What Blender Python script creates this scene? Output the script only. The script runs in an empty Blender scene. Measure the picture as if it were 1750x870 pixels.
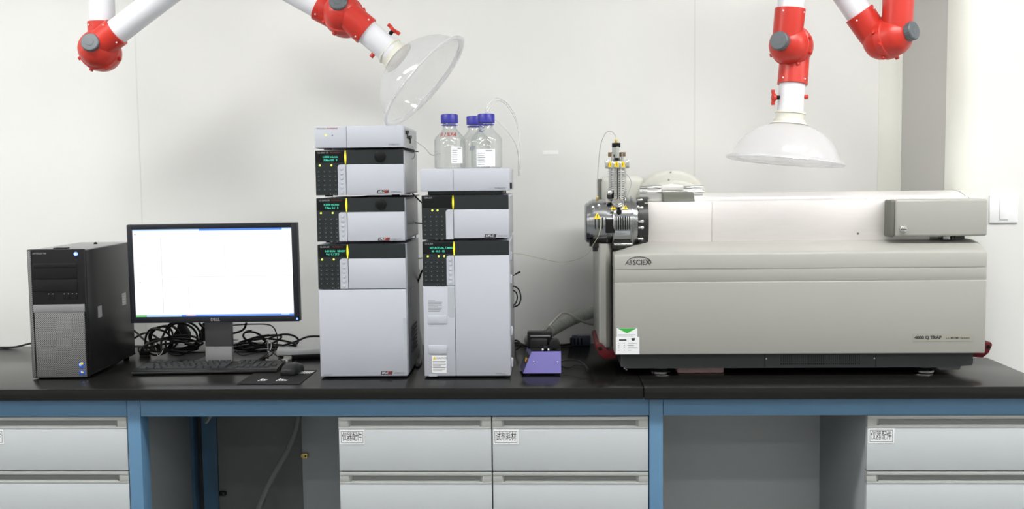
import bpy, bmesh, math, random
from mathutils import Vector, Matrix

random.seed(7)
SC = bpy.context.scene
COL = SC.collection
PI = math.pi

# ------------------------------------------------------------------ camera
F_PX = 1730.0
CAM = Vector((0, 0, 1.429))
PITCH, YAW, ROLL = math.radians(4.3), math.radians(2.3), math.radians(-0.65)
_f = Vector((-math.sin(YAW) * math.cos(PITCH), math.cos(YAW) * math.cos(PITCH), -math.sin(PITCH)))
_r0 = Vector((math.cos(YAW), math.sin(YAW), 0))
_u0 = _r0.cross(_f)
_r = _r0 * math.cos(ROLL) + _u0 * math.sin(ROLL)
_u = _u0 * math.cos(ROLL) - _r0 * math.sin(ROLL)


def at(px, py, Y):
    """the point of the vertical plane at depth Y that was measured at (px, py)"""
    d = _f + _r * ((px - 875) / F_PX) - _u * ((py - 435) / F_PX)
    return CAM + d * (Y / d.y)


def on(px, py, Z=0.85):
    """the point of the horizontal plane at height Z that was measured at (px, py)"""
    d = _f + _r * ((px - 875) / F_PX) - _u * ((py - 435) / F_PX)
    return CAM + d * ((Z - CAM.z) / d.z)


cd = bpy.data.cameras.new('camera')
cam = bpy.data.objects.new('camera', cd)
COL.objects.link(cam)
cd.sensor_width = 36
cd.lens = F_PX / 1750 * 36
cd.clip_start = 0.05
M4 = Matrix((( _r.x, _u.x, -_f.x, CAM.x), (_r.y, _u.y, -_f.y, CAM.y), (_r.z, _u.z, -_f.z, CAM.z), (0, 0, 0, 1)))
cam.matrix_world = M4
SC.camera = cam

# ------------------------------------------------------------------ materials
def mat(name, col, rough=0.5, metal=0.0, spec=0.5, noise=0.0, nscale=30, bump=0.0, bscale=200,
        emit=None, estr=0.0, stretch=None, coat=0.0):
    m = bpy.data.materials.new(name)
    m.use_nodes = True
    nt = m.node_tree
    b = nt.nodes['Principled BSDF']
    c = (col[0], col[1], col[2], 1)
    b.inputs['Base Color'].default_value = c
    b.inputs['Roughness'].default_value = rough
    b.inputs['Metallic'].default_value = metal
    b.inputs['Specular IOR Level'].default_value = spec
    b.inputs['Coat Weight'].default_value = coat
    if emit:
        b.inputs['Emission Color'].default_value = (emit[0], emit[1], emit[2], 1)
        b.inputs['Emission Strength'].default_value = estr
    if noise or bump:
        tc = nt.nodes.new('ShaderNodeTexCoord')
        mp = nt.nodes.new('ShaderNodeMapping')
        nt.links.new(tc.outputs['Object'], mp.inputs['Vector'])
        if stretch:
            mp.inputs['Scale'].default_value = stretch
    if noise:
        n = nt.nodes.new('ShaderNodeTexNoise')
        n.inputs['Scale'].default_value = nscale
        n.inputs['Detail'].default_value = 4
        nt.links.new(mp.outputs[0], n.inputs['Vector'])
        r = nt.nodes.new('ShaderNodeMapRange')
        r.inputs['To Min'].default_value = 1 - noise
        r.inputs['To Max'].default_value = 1 + noise
        nt.links.new(n.outputs['Fac'], r.inputs['Value'])
        h = nt.nodes.new('ShaderNodeMix')
        h.data_type = 'RGBA'
        h.blend_type = 'MULTIPLY'
        h.inputs[0].default_value = 1
        h.inputs[6].default_value = c
        nt.links.new(r.outputs[0], h.inputs[7])
        nt.links.new(h.outputs[2], b.inputs['Base Color'])
    if bump:
        n2 = nt.nodes.new('ShaderNodeTexNoise')
        n2.inputs['Scale'].default_value = bscale
        nt.links.new(mp.outputs[0], n2.inputs['Vector'])
        bp = nt.nodes.new('ShaderNodeBump')
        bp.inputs['Strength'].default_value = bump
        bp.inputs['Distance'].default_value = 0.001
        nt.links.new(n2.outputs['Fac'], bp.inputs['Height'])
        nt.links.new(bp.outputs[0], b.inputs['Normal'])
    return m


def clear_mat(name, tint, body, edge=0.25, base=0.06, rough=0.05, bodyrough=0.3):
    """thin clear plastic or glass: see-through, glossy, denser where seen edge-on"""
    m = bpy.data.materials.new(name)
    m.use_nodes = True
    nt = m.node_tree
    nt.nodes.remove(nt.nodes['Principled BSDF'])
    out = nt.nodes['Material Output']
    t = nt.nodes.new('ShaderNodeBsdfTransparent')
    t.inputs[0].default_value = (*tint, 1)
    d = nt.nodes.new('ShaderNodeBsdfPrincipled')
    d.inputs['Base Color'].default_value = (*body, 1)
    d.inputs['Roughness'].default_value = bodyrough
    lw = nt.nodes.new('ShaderNodeLayerWeight')
    lw.inputs['Blend'].default_value = 0.35
    mr = nt.nodes.new('ShaderNodeMapRange')
    mr.inputs['To Min'].default_value = base
    mr.inputs['To Max'].default_value = base + edge
    nt.links.new(lw.outputs['Facing'], mr.inputs['Value'])
    mx = nt.nodes.new('ShaderNodeMixShader')
    nt.links.new(mr.outputs[0], mx.inputs[0])
    nt.links.new(t.outputs[0], mx.inputs[1])
    nt.links.new(d.outputs[0], mx.inputs[2])
    g = nt.nodes.new('ShaderNodeBsdfGlossy')
    g.inputs['Roughness'].default_value = rough
    pw = nt.nodes.new('ShaderNodeMath')
    pw.operation = 'POWER'
    pw.inputs[1].default_value = 3.0
    nt.links.new(lw.outputs['Facing'], pw.inputs[0])
    fr = nt.nodes.new('ShaderNodeMapRange')
    fr.inputs['To Min'].default_value = 0.05
    fr.inputs['To Max'].default_value = 0.40
    nt.links.new(pw.outputs[0], fr.inputs['Value'])
    m2 = nt.nodes.new('ShaderNodeMixShader')
    nt.links.new(fr.outputs[0], m2.inputs[0])
    nt.links.new(mx.outputs[0], m2.inputs[1])
    nt.links.new(g.outputs[0], m2.inputs[2])
    nt.links.new(m2.outputs[0], out.inputs[0])
    return m


def grille_mat(name, col, hole, scale):
    m = mat(name, col, 0.45, 0.3)
    nt = m.node_tree
    b = nt.nodes['Principled BSDF']
    tc = nt.nodes.new('ShaderNodeTexCoord')
    mp = nt.nodes.new('ShaderNodeMapping')
    mp.inputs['Rotation'].default_value = (0, math.radians(45), 0)
    mp.inputs['Scale'].default_value = (scale, scale, scale)
    v = nt.nodes.new('ShaderNodeTexVoronoi')
    v.inputs['Scale'].default_value = 1
    v.inputs['Randomness'].default_value = 0
    sx = nt.nodes.new('ShaderNodeSeparateXYZ')
    cx = nt.nodes.new('ShaderNodeCombineXYZ')
    nt.links.new(tc.outputs['Object'], mp.inputs['Vector'])
    nt.links.new(mp.outputs[0], sx.inputs[0])
    nt.links.new(sx.outputs['X'], cx.inputs['X'])
    nt.links.new(sx.outputs['Z'], cx.inputs['Y'])
    nt.links.new(cx.outputs[0], v.inputs['Vector'])
    lt = nt.nodes.new('ShaderNodeMath')
    lt.operation = 'LESS_THAN'
    lt.inputs[1].default_value = 0.33
    nt.links.new(v.outputs['Distance'], lt.inputs[0])
    mx = nt.nodes.new('ShaderNodeMix')
    mx.data_type = 'RGBA'
    mx.inputs[6].default_value = (*col, 1)
    mx.inputs[7].default_value = (*hole, 1)
    nt.links.new(lt.outputs[0], mx.inputs[0])
    nt.links.new(mx.outputs[2], b.inputs['Base Color'])
    return m


M = dict(
    wall=mat('painted_wall_panel', (0.80, 0.805, 0.785), 0.45, noise=0.012, nscale=2.0, spec=0.35),
    pillar=mat('painted_pillar', (0.74, 0.74, 0.73), 0.5, noise=0.01, nscale=2.0, spec=0.3),
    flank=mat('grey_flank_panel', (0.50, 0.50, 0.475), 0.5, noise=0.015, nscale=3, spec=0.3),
    cove=mat('coving', (0.76, 0.77, 0.71), 0.4, noise=0.01, nscale=4),
    joint=mat('panel_joint', (0.73, 0.735, 0.715), 0.5, noise=0.02),
    floor=mat('vinyl_floor', (0.24, 0.25, 0.25), 0.4, noise=0.05, nscale=8),
    ceil=mat('ceiling_panel', (0.82, 0.82, 0.81), 0.6, noise=0.01),
    lamp=mat('lamp_diffuser', (0.9, 0.9, 0.9), 0.5, emit=(1.0, 0.99, 0.97), estr=33.0),
    lampdim=mat('lamp_diffuser_far', (0.9, 0.9, 0.9), 0.5, emit=(1.0, 0.99, 0.97), estr=24.0),
    lampframe=mat('lamp_frame', (0.8, 0.8, 0.8), 0.4, noise=0.02),
    top=mat('black_worktop', (0.008, 0.008, 0.0075), 0.22, spec=0.34, noise=0.12, nscale=60, bump=0.04, bscale=500),
    blue=mat('blue_frame_paint', (0.105, 0.225, 0.37), 0.42, noise=0.03, nscale=20),
    drawer=mat('drawer_grey', (0.50, 0.53, 0.555), 0.42, noise=0.01, nscale=15),
    alu=mat('handle_profile', (0.42, 0.43, 0.42), 0.45, 0.1, noise=0.03, nscale=40),
    aludark=mat('handle_recess', (0.27, 0.28, 0.275), 0.5, 0.1, noise=0.03, nscale=40),
    cab=mat('cabinet_side_grey', (0.33, 0.35, 0.36), 0.5, noise=0.02),
    cabdark=mat('dark_panel_and_gap_shade', (0.13, 0.14, 0.138), 0.5, noise=0.03),  # back panel tone; also used as painted shade in the post gap
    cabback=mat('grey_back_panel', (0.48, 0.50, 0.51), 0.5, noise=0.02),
    paper=mat('paper_label', (0.82, 0.83, 0.85), 0.6, noise=0.01),
    ink=mat('black_ink', (0.025, 0.025, 0.03), 0.6, noise=0.05),
    greyink=mat('grey_ink', (0.25, 0.26, 0.28), 0.6, noise=0.05),
    redink=mat('red_ink', (0.55, 0.03, 0.03), 0.6, noise=0.05),
    blueink=mat('blue_ink', (0.03, 0.05, 0.4), 0.6, noise=0.05),
    brass=mat('brass', (0.62, 0.47, 0.17), 0.35, 0.9, noise=0.05),
    black=mat('black_plastic', (0.008, 0.008, 0.009), 0.42, spec=0.22, noise=0.05),
    satin=mat('satin_black', (0.011, 0.011, 0.012), 0.33, spec=0.22, noise=0.05, bump=0.05, bscale=900),
    rubber=mat('black_rubber', (0.006, 0.006, 0.006), 0.65, spec=0.2, noise=0.05),
    cable=mat('black_cable', (0.006, 0.006, 0.007), 0.4, spec=0.3, noise=0.05),
    silver=mat('silver_plastic', (0.30, 0.30, 0.31), 0.38, 0.5, noise=0.03),
    stand=mat('stand_silver', (0.34, 0.34, 0.35), 0.42, 0.4, noise=0.02),
    standdark=mat('stand_dark', (0.155, 0.155, 0.16), 0.42, 0.4, noise=0.02),
    bezel=mat('monitor_bezel', (0.014, 0.016, 0.022), 0.45, spec=0.3, noise=0.04),
    screen=mat('lit_screen', (0.02, 0.02, 0.02), 0.3, emit=(0.975, 0.985, 1.0), estr=1.0),
    scrblue=mat('screen_blue', (0.02, 0.02, 0.02), 0.3, emit=(0.10, 0.30, 0.95), estr=0.85),
    scrlight=mat('screen_pale', (0.02, 0.02, 0.02), 0.3, emit=(0.45, 0.68, 1.0), estr=0.95),
    scrgreen=mat('screen_green', (0.02, 0.02, 0.02), 0.3, emit=(0.18, 0.62, 0.22), estr=0.9),
    scrgrey=mat('screen_grey', (0.02, 0.02, 0.02), 0.3, emit=(0.70, 0.71, 0.77), estr=1.0),
    scrred=mat('screen_red', (0.02, 0.02, 0.02), 0.3, emit=(0.62, 0.40, 0.50), estr=0.9),
    ledblue=mat('blue_led', (0.1, 0.1, 0.3), 0.3, emit=(0.12, 0.28, 1.0), estr=2.2),
    ledwhite=mat('white_led', (0.8, 0.9, 1), 0.3, emit=(0.7, 0.85, 1.0), estr=1.6),
    ledyel=mat('yellow_green_led', (0.5, 0.6, 0.1), 0.3, emit=(0.72, 0.9, 0.08), estr=1.05),
    lcd=mat('green_display_text', (0.0, 0.2, 0.15), 0.3, emit=(0.08, 0.75, 0.5), estr=0.8),
    yellow=mat('yellow_light_bar', (0.9, 0.75, 0.02), 0.3, emit=(0.95, 0.85, 0.05), estr=0.55),
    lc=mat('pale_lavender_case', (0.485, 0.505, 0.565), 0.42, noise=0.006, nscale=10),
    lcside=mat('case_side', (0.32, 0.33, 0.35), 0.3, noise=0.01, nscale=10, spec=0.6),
    lcslot=mat('case_groove', (0.16, 0.165, 0.185), 0.5, noise=0.02),
    lchandle=mat('case_handle_recess', (0.42, 0.45, 0.49), 0.4, noise=0.01),
    lcdark=mat('dark_control_panel', (0.020, 0.024, 0.026), 0.38, spec=0.3, noise=0.03),
    lcblack=mat('display_window', (0.006, 0.007, 0.007), 0.3, spec=0.25, noise=0.03),
    key=mat('dark_key', (0.0215, 0.0255, 0.0275), 0.42, spec=0.3, noise=0.02),
    keymark=mat('key_mark', (0.30, 0.32, 0.33), 0.5, noise=0.02),
    keydot=mat('key_dot', (0.13, 0.14, 0.145), 0.5, noise=0.02),
    white=mat('white_plastic', (0.80, 0.81, 0.82), 0.35, noise=0.01),
    duct=mat('white_duct_tube', (0.70, 0.71, 0.75), 0.3, noise=0.008, spec=0.5),
    redp=mat('red_joint_plastic', (0.52, 0.028, 0.017), 0.36, noise=0.02, nscale=15),
    knob=mat('grey_knob', (0.085, 0.10, 0.11), 0.42, noise=0.04),
    brightwhite=mat('bright_white_film', (0.95, 0.95, 0.95), 0.4, noise=0.005),
    cream=mat('cream_plastic', (0.66, 0.65, 0.58), 0.42, noise=0.02),
    ms=mat('warm_grey_case', (0.335, 0.333, 0.308), 0.4, noise=0.01, nscale=12, bump=0.05, bscale=900),
    mslite=mat('pale_beige_case', (0.56, 0.56, 0.51), 0.42, noise=0.01, nscale=12),
    msgroove=mat('case_seam', (0.16, 0.16, 0.15), 0.5, noise=0.02),
    msedge=mat('end_cap_edge', (0.115, 0.12, 0.10), 0.45, noise=0.02),
    skirt=mat('charcoal_base', (0.055, 0.06, 0.063), 0.5, spec=0.3, noise=0.03),
    maroon=mat('dark_red_handle', (0.10, 0.006, 0.010), 0.45, spec=0.25, noise=0.03),
    steel=mat('brushed_steel', (0.83, 0.795, 0.78), 0.40, 0.55, noise=0.04, nscale=14, stretch=(1, 1, 9), bump=0.03, bscale=60),
    roll=mat('brushed_steel_roll', (0.86, 0.84, 0.83), 0.36, 0.5, noise=0.04, nscale=10, stretch=(1, 8, 8)),
    chrome=mat('polished_steel', (0.74, 0.74, 0.73), 0.18, 1.0, noise=0.03, nscale=50),
    gun=mat('machined_steel', (0.38, 0.39, 0.40), 0.2, 1.0, noise=0.08, nscale=60),
    gundark=mat('dark_machined_steel', (0.05, 0.05, 0.05), 0.35, 0.7, noise=0.1, nscale=60),
    amber=mat('bronze_knob', (0.25, 0.17, 0.10), 0.35, 0.8, noise=0.05),
    warn=mat('warning_yellow', (0.85, 0.62, 0.01), 0.45, noise=0.02),
    green=mat('sticker_green', (0.05, 0.40, 0.06), 0.5, noise=0.02),
    plate=mat('name_plate', (0.315, 0.305, 0.262), 0.5, noise=0.02),
    purple=mat('violet_paint', (0.235, 0.21, 0.56), 0.42, noise=0.02),
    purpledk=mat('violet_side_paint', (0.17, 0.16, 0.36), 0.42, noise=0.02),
    orange=mat('amber_display', (0.5, 0.25, 0.02), 0.4, emit=(0.75, 0.38, 0.02), estr=0.25),
    pink=mat('pink_foam', (0.58, 0.40, 0.39), 0.9, noise=0.12, nscale=90, bump=0.6, bscale=200),
    hose=mat('grey_hose', (0.38, 0.40, 0.37), 0.4, noise=0.03),
    hoseblk=mat('grey_conduit', (0.16, 0.17, 0.165), 0.5, noise=0.05),
    tubing=mat('yellowish_tubing', (0.50, 0.49, 0.35), 0.4, noise=0.02),
    tubclear=clear_mat('clear_tubing', (0.97, 0.97, 0.97), (0.85, 0.86, 0.86), 0.3, 0.35),
    cap=mat('blue_cap', (0.03, 0.03, 0.33), 0.38, noise=0.03),
    glass=clear_mat('clear_glass', (0.985, 0.99, 0.987), (0.55, 0.58, 0.57), 0.26, 0.015),
    hood=clear_mat('clear_hood_plastic', (0.97, 0.975, 0.98), (0.80, 0.81, 0.83), 0.28, 0.10, 0.07),
    hoodfrost=clear_mat('frosted_hood_plastic', (0.95, 0.95, 0.96), (0.84, 0.84, 0.86), 0.25, 0.30, 0.09),
    rim=clear_mat('hood_rim_plastic', (0.95, 0.95, 0.96), (0.86, 0.87, 0.88), 0.22, 0.20, 0.08),
    navy=mat('navy_plug', (0.04, 0.055, 0.09), 0.45, noise=0.04),
    stickerblue=mat('sticker_blue', (0.03, 0.09, 0.42), 0.4, noise=0.03),
    pcgrille=grille_mat('perforated_grille', (0.26, 0.265, 0.265), (0.012, 0.012, 0.013), 240),
    dimred=mat('dim_red_print', (0.16, 0.045, 0.035), 0.5, noise=0.02),
    msred=mat('badge_red', (0.42, 0.035, 0.03), 0.5, noise=0.02),
)

# ------------------------------------------------------------------ mesh builder
def basis(d, up=Vector((0, 0, 1))):
    d = Vector(d).normalized()
    if abs(d.dot(up)) > 0.98:
        up = Vector((1, 0, 0))
    a = d.cross(up).normalized()
    return a, d.cross(a).normalized(), d


def smooth_path(pts, n=6):
    pts = [Vector(p) for p in pts]
    if len(pts) < 3:
        return pts
    out = []
    for i in range(len(pts) - 1):
        p0, p1, p2, p3 = pts[max(i - 1, 0)], pts[i], pts[i + 1], pts[min(i + 2, len(pts) - 1)]
        for k in range(n):
            t = k / n
            out.append(0.5 * ((2 * p1) + (p2 - p0) * t + (2 * p0 - 5 * p1 + 4 * p2 - p3) * t * t + (3 * p1 - p0 - 3 * p2 + p3) * t ** 3))
    out.append(pts[-1])
    return out


class MB:
    def __init__(s):
        s.v, s.f, s.m = [], [], []
        s.mi = 0

    def add(s, verts, faces, mi=None):
        o = len(s.v)
        s.v += [Vector(p) for p in verts]
        s.f += [tuple(i + o for i in f) for f in faces]
        s.m += [s.mi if mi is None else mi] * len(faces)
        return s

    def box(s, x0, x1, y0, y1, z0, z1, r=0.0, seg=2, mi=None):
        bm = bmesh.new()
        bmesh.ops.create_cube(bm, size=1)
        for v in bm.verts:
            v.co = Vector((x0 + (v.co.x + .5) * (x1 - x0), y0 + (v.co.y + .5) * (y1 - y0), z0 + (v.co.z + .5) * (z1 - z0)))
        if r > 0:
            r = min(r, 0.49 * min(abs(x1 - x0), abs(y1 - y0), abs(z1 - z0)))
            bmesh.ops.bevel(bm, geom=bm.edges[:], offset=r, segments=seg, affect='EDGES', profile=0.5)
        bm.verts.index_update()
        s.add([v.co.copy() for v in bm.verts], [[v.index for v in f.verts] for f in bm.faces], mi)
        bm.free()
        return s

    def prism(s, poly, y0, y1, r=0.0, seg=2, mi=None, plane='XZ'):
        """polygon of (a, b) pairs in a plane, extruded along the third axis from y0 to y1"""
        def w(a, b, t):
            return {'XZ': (a, t, b), 'YZ': (t, a, b), 'XY': (a, b, t)}[plane]
        bm = bmesh.new()
        lo = [bm.verts.new(w(a, b, y0)) for a, b in poly]
        hi = [bm.verts.new(w(a, b, y1)) for a, b in poly]
        n = len(poly)
        bm.faces.new(lo)
        bm.faces.new(hi[::-1])
        for i in range(n):
            bm.faces.new((lo[i], hi[i], hi[(i + 1) % n], lo[(i + 1) % n]))
        bmesh.ops.recalc_face_normals(bm, faces=bm.faces[:])
        if r > 0:
            es = [e for e in bm.edges if len(e.link_faces) == 2 and e.calc_face_angle(0) > 0.5]
            bmesh.ops.bevel(bm, geom=es, offset=r, segments=seg, affect='EDGES', profile=0.5)
        bm.verts.index_update()
        s.add([v.co.copy() for v in bm.verts], [[v.index for v in f.verts] for f in bm.faces], mi)
        bm.free()
        return s

    def lathe(s, prof, origin, d, seg=32, mi=None, ripple=0.0, nr=18, a0=0.0, a1=None):
        """prof: (distance along d, radius)"""
        a, b, d = basis(d)
        o = Vector(origin)
        full = a1 is None
        a1 = 2 * PI if full else a1
        cnt = seg if full else seg + 1
        V, Fc = [], []
        for (t, r) in prof:
            for k in range(cnt):
                th = a0 + (a1 - a0) * k / seg
                rr = r * (1 + (ripple if int(k * nr * 2 / seg) % 2 else 0))
                V.append(o + d * t + (a * math.cos(th) + b * math.sin(th)) * rr)
        for i in range(len(prof) - 1):
            for k in range(seg):
                k2 = (k + 1) % cnt
                Fc.append((i * cnt + k, i * cnt + k2, (i + 1) * cnt + k2, (i + 1) * cnt + k))
        if full:
            if prof[0][1] > 1e-6 and s.caps:
                Fc.append(tuple(range(cnt))[::-1])
            if prof[-1][1] > 1e-6 and s.caps:
                Fc.append(tuple((len(prof) - 1) * cnt + k for k in range(cnt)))
        return s.add(V, Fc, mi)

    caps = True

    def cyl(s, p0, p1, r0, r1=None, seg=20, mi=None):
        p0, p1 = Vector(p0), Vector(p1)
        r1 = r0 if r1 is None else r1
        return s.lathe([(0, r0), ((p1 - p0).length, r1)], p0, p1 - p0, seg, mi)

    def rcyl(s, p0, p1, r, e=0.002, seg=24, mi=None):
        p0, p1 = Vector(p0), Vector(p1)
        L = (p1 - p0).length
        return s.lathe([(0, r - e), (e * .3, r - e * .3), (e, r), (L - e, r), (L - e * .3, r - e * .3), (L, r - e)], p0, p1 - p0, seg, mi)

    def ball(s, c, r, mi=None, seg=12, d=(0, 0, 1), sq=1.0):
        n = 7
        return s.lathe([(-r * sq * math.cos(PI * i / n), max(r * math.sin(PI * i / n), 1e-7)) for i in range(n + 1)], c, d, seg, mi)

    def tube(s, pts, r, seg=8, n=6, mi=None, smooth=True):
        pts = smooth_path(pts, n) if smooth else [Vector(p) for p in pts]
        V, Fc = [], []
        N = len(pts)
        a = None
        for i, p in enumerate(pts):
            t = (pts[min(i + 1, N - 1)] - pts[max(i - 1, 0)]).normalized()
            if a is None:
                a, b, _ = basis(t)
            else:
                a = (a - t * a.dot(t)).normalized()
                b = t.cross(a)
            rr = r(i, N) if callable(r) else r
            for k in range(seg):
                th = 2 * PI * k / seg
                V.append(p + (a * math.cos(th) + b * math.sin(th)) * rr)
        for i in range(N - 1):
            for k in range(seg):
                k2 = (k + 1) % seg
                Fc.append((i * seg + k, i * seg + k2, (i + 1) * seg + k2, (i + 1) * seg + k))
        Fc.append(tuple(range(seg))[::-1])
        Fc.append(tuple((N - 1) * seg + k for k in range(seg)))
        return s.add(V, Fc, mi)

    def text(s, body, x, z, h, y=0.0, mi=None, align='LEFT', sx=1.0, shear=0.0, bold=0.0, fn=None, ext=0.0002):
        """lettering in the XZ plane facing -Y, baseline at z, letter size h"""
        cu = bpy.data.curves.new('lettering', 'FONT')
        cu.body = body
        cu.size = h
        cu.align_x = align
        cu.shear = shear
        cu.offset = bold * h
        cu.extrude = ext
        cu.resolution_u = 2
        ob = bpy.data.objects.new('lettering', cu)
        COL.objects.link(ob)
        bpy.context.view_layer.update()
        me = bpy.data.meshes.new_from_object(ob.evaluated_get(bpy.context.evaluated_depsgraph_get()))
        V = []
        for v in me.vertices:
            p = Vector((x + v.co.x * sx, y - v.co.z, z + v.co.y))
            V.append(fn(p) if fn else p)
        s.add(V, [tuple(p.vertices) for p in me.polygons], mi)
        bpy.data.objects.remove(ob)
        bpy.data.curves.remove(cu)
        bpy.data.meshes.remove(me)
        return s

    def xf(s, mtx):
        s.v = [mtx @ v for v in s.v]
        return s

    def build(s, name, mats, parent=None, world=False, smooth=35, label=None, kind=None):
        me = bpy.data.meshes.new(name)
        ob = bpy.data.objects.new(name, me)
        COL.objects.link(ob)
        V = s.v
        if parent is not None:
            if world:
                top = parent
                while top.parent:
                    top = top.parent
                mi = (Matrix.Translation(top.location) @ top.rotation_euler.to_matrix().to_4x4()).inverted()
                V = [mi @ v for v in V]
            ob.parent = parent
        else:
            lo = [min(v[i] for v in V) for i in range(3)]
            hi = [max(v[i] for v in V) for i in range(3)]
            c = Vector(((lo[0] + hi[0]) / 2, (lo[1] + hi[1]) / 2, lo[2]))
            V = [v - c for v in V]
            ob.location = c
        me.from_pydata([tuple(v) for v in V], [], s.f)
        bm = bmesh.new()
        bm.from_mesh(me)
        for i, fc in enumerate(bm.faces):
            fc.material_index = s.m[i] if i < len(s.m) else 0
        bmesh.ops.recalc_face_normals(bm, faces=bm.faces[:])
        bm.to_mesh(me)
        bm.free()
        for m in (mats if isinstance(mats, (list, tuple)) else [mats]):
            me.materials.append(M[m] if isinstance(m, str) else m)
        if smooth:
            me.polygons.foreach_set('use_smooth', [True] * len(me.polygons))
            me.set_sharp_from_angle(angle=math.radians(smooth))
        me.update()
        if label:
            ob['label'] = label
        if kind:
            ob['kind'] = kind
        return ob


def tag(o, label, cat, group=None):
    o['label'] = label
    o['category'] = cat
    if group:
        o['group'] = group
    return o


def thing(name, label, cat, loc, rz=0.0, group=None):
    o = bpy.data.objects.new(name, None)
    COL.objects.link(o)
    o.location = loc
    o.rotation_euler = (0, 0, rz)
    o.empty_display_size = 0.05
    return tag(o, label, cat, group)


def struct(o):
    o['kind'] = 'structure'
    return o


def copy_part(o, parent, loc):
    c = o.copy()
    COL.objects.link(c)
    c.parent = parent
    c.location = loc
    return c


# ------------------------------------------------------------------ the room
WALL_Y = 3.52
CEIL = 2.75
struct(MB().box(-4.2, 3.2, -3.4, 3.8, -0.08, 0.0).build('floor', 'floor'))
struct(MB().box(-4.2, 3.2, -3.4, 3.8, CEIL, CEIL + 0.08).build('ceiling', 'ceil'))
struct(MB().box(-4.2, 1.45, WALL_Y, WALL_Y + 0.1, 0, CEIL).build('wall_back', 'wall'))
struct(MB().box(-4.3, -4.2, -3.4, 3.62, 0, CEIL).build('wall_left', 'wall'))
struct(MB().box(-4.2, 3.2, -3.5, -3.4, 0, CEIL).build('wall_front', 'wall'))
pxa = at(1524, 200, WALL_Y).x           # inner corner of the pillar
PIL_Y = 3.21
pxb = at(1627, 200, 3.25).x             # where its rounded corner begins
pxc = at(1668, 200, PIL_Y).x
struct(MB().prism([(pxa, WALL_Y + .0), (pxb, 3.255), (pxb + .03, 3.226), (pxc, PIL_Y), (3.2, PIL_Y), (3.2, WALL_Y + .1), (pxa, WALL_Y + .1)], 0, CEIL, plane='XY').build('wall_right', 'pillar'))
struct(MB().box(3.2, 3.3, -3.4, 3.3, 0, CEIL).build('wall_side', 'wall'))
# grey panel on the pillar's left flank
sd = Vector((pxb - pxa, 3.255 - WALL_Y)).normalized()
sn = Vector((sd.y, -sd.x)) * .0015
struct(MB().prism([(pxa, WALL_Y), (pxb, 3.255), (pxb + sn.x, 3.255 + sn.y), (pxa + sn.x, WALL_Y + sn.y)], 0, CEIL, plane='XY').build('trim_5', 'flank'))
# coving strips on the pillar's two corners
xa0 = at(1501, 200, WALL_Y).x
pr = [(xa0, WALL_Y)]
for k in range(7):
    t = k / 6
    p0, p1, p2 = Vector((xa0, WALL_Y - .003)), Vector((pxa - .006, WALL_Y - .006)), Vector((pxa + .016, WALL_Y - .052))
    q = p0 * (1 - t) ** 2 + p1 * 2 * t * (1 - t) + p2 * t * t
    pr.append((q.x, q.y))
pr.append((pxa + .02, WALL_Y - .045))
pr.append((pxa, WALL_Y))
struct(MB().prism(pr, 0, CEIL, plane='XY').build('trim_1', 'cove'))
pr = []
for k in range(9):
    t = k / 8
    p0, p1, p2 = Vector((pxb - .010, 3.275)), Vector((pxb + .006, PIL_Y + .004)), Vector((pxc, PIL_Y - .004))
    q = p0 * (1 - t) ** 2 + p1 * 2 * t * (1 - t) + p2 * t * t
    pr.append((q.x, q.y))
pr += [(pxc, PIL_Y + .002), (pxb + .032, 3.229), (pxb + .002, 3.258)]
struct(MB().prism(pr, 0, CEIL, plane='XY').build('trim_2', 'cove'))
# joints between the wall panels
for i, px in enumerate((234, 1187)):
    x = at(px, 150, WALL_Y).x
    struct(MB().box(x - .0022, x + .0022, WALL_Y - .0008, WALL_Y + .001, 0, CEIL).build('trim_%d' % (i + 3), 'joint'))

# ceiling lamps: rows of long fittings, above and in front of the frame
lampdef = None
lampfar = False
for ry, xs in ((1.95, (-3.5, -1.55, 1.0, 2.75)), (-0.1, (-2.9, -1.1, 0.7, 2.3)), (-1.75, (-2.9, -1.1, 0.7, 2.3))):
    for k, cx in enumerate(xs):
        where = {1.95: 'row nearest the bench', -0.1: 'middle row of the ceiling', -1.75: 'row farthest from the bench'}[ry]
        spot = ('first from the left wall', 'second from the left wall', 'third from the left wall', 'last from the left wall')[k]
        t = thing('ceiling_light', 'long white ceiling light, %s in the %s' % (spot, where), 'light', (cx, ry, CEIL), 0, 'ceiling lights')
        if lampdef is None or (ry < 0 and not lampfar):
            lampfar = ry < 0
            fr = MB().box(-.62, .62, -.16, .16, -.04, 0, .004)
            a = fr.build('frame', 'lampframe', t)
            b = MB().box(-.6, .6, -(.05 if ry < 0 else .14), .05 if ry < 0 else .14, -.043, -.036).build('diffuser', 'lampdim' if ry < 0 else 'lamp', t)
            lampdef = (a, b)
        else:
            for q in lampdef:
                copy_part(q, t, (0, 0, 0))

# small white label on the wall, light switch on the pillar
p, q = at(928, 258, WALL_Y), at(954, 264, WALL_Y)
tag(MB().box(p.x, q.x, WALL_Y - .0016, WALL_Y, q.z, p.z, .0006, 1).build('adhesive_strip', 'brightwhite'), 'small bright white strip stuck on the bare back wall', 'label')
sw = at(1714, 357, PIL_Y)
t = thing('light_switch', 'white square light switch on the white pillar at right', 'switch', (sw.x, PIL_Y, sw.z))
MB().box(-.044, .044, -.008, 0, -.043, .043, .003).build('plate', 'white', t)
MB().box(-.014, .014, -.012, -.006, -.033, .033, .002).build('rocker', 'white', t)

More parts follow.
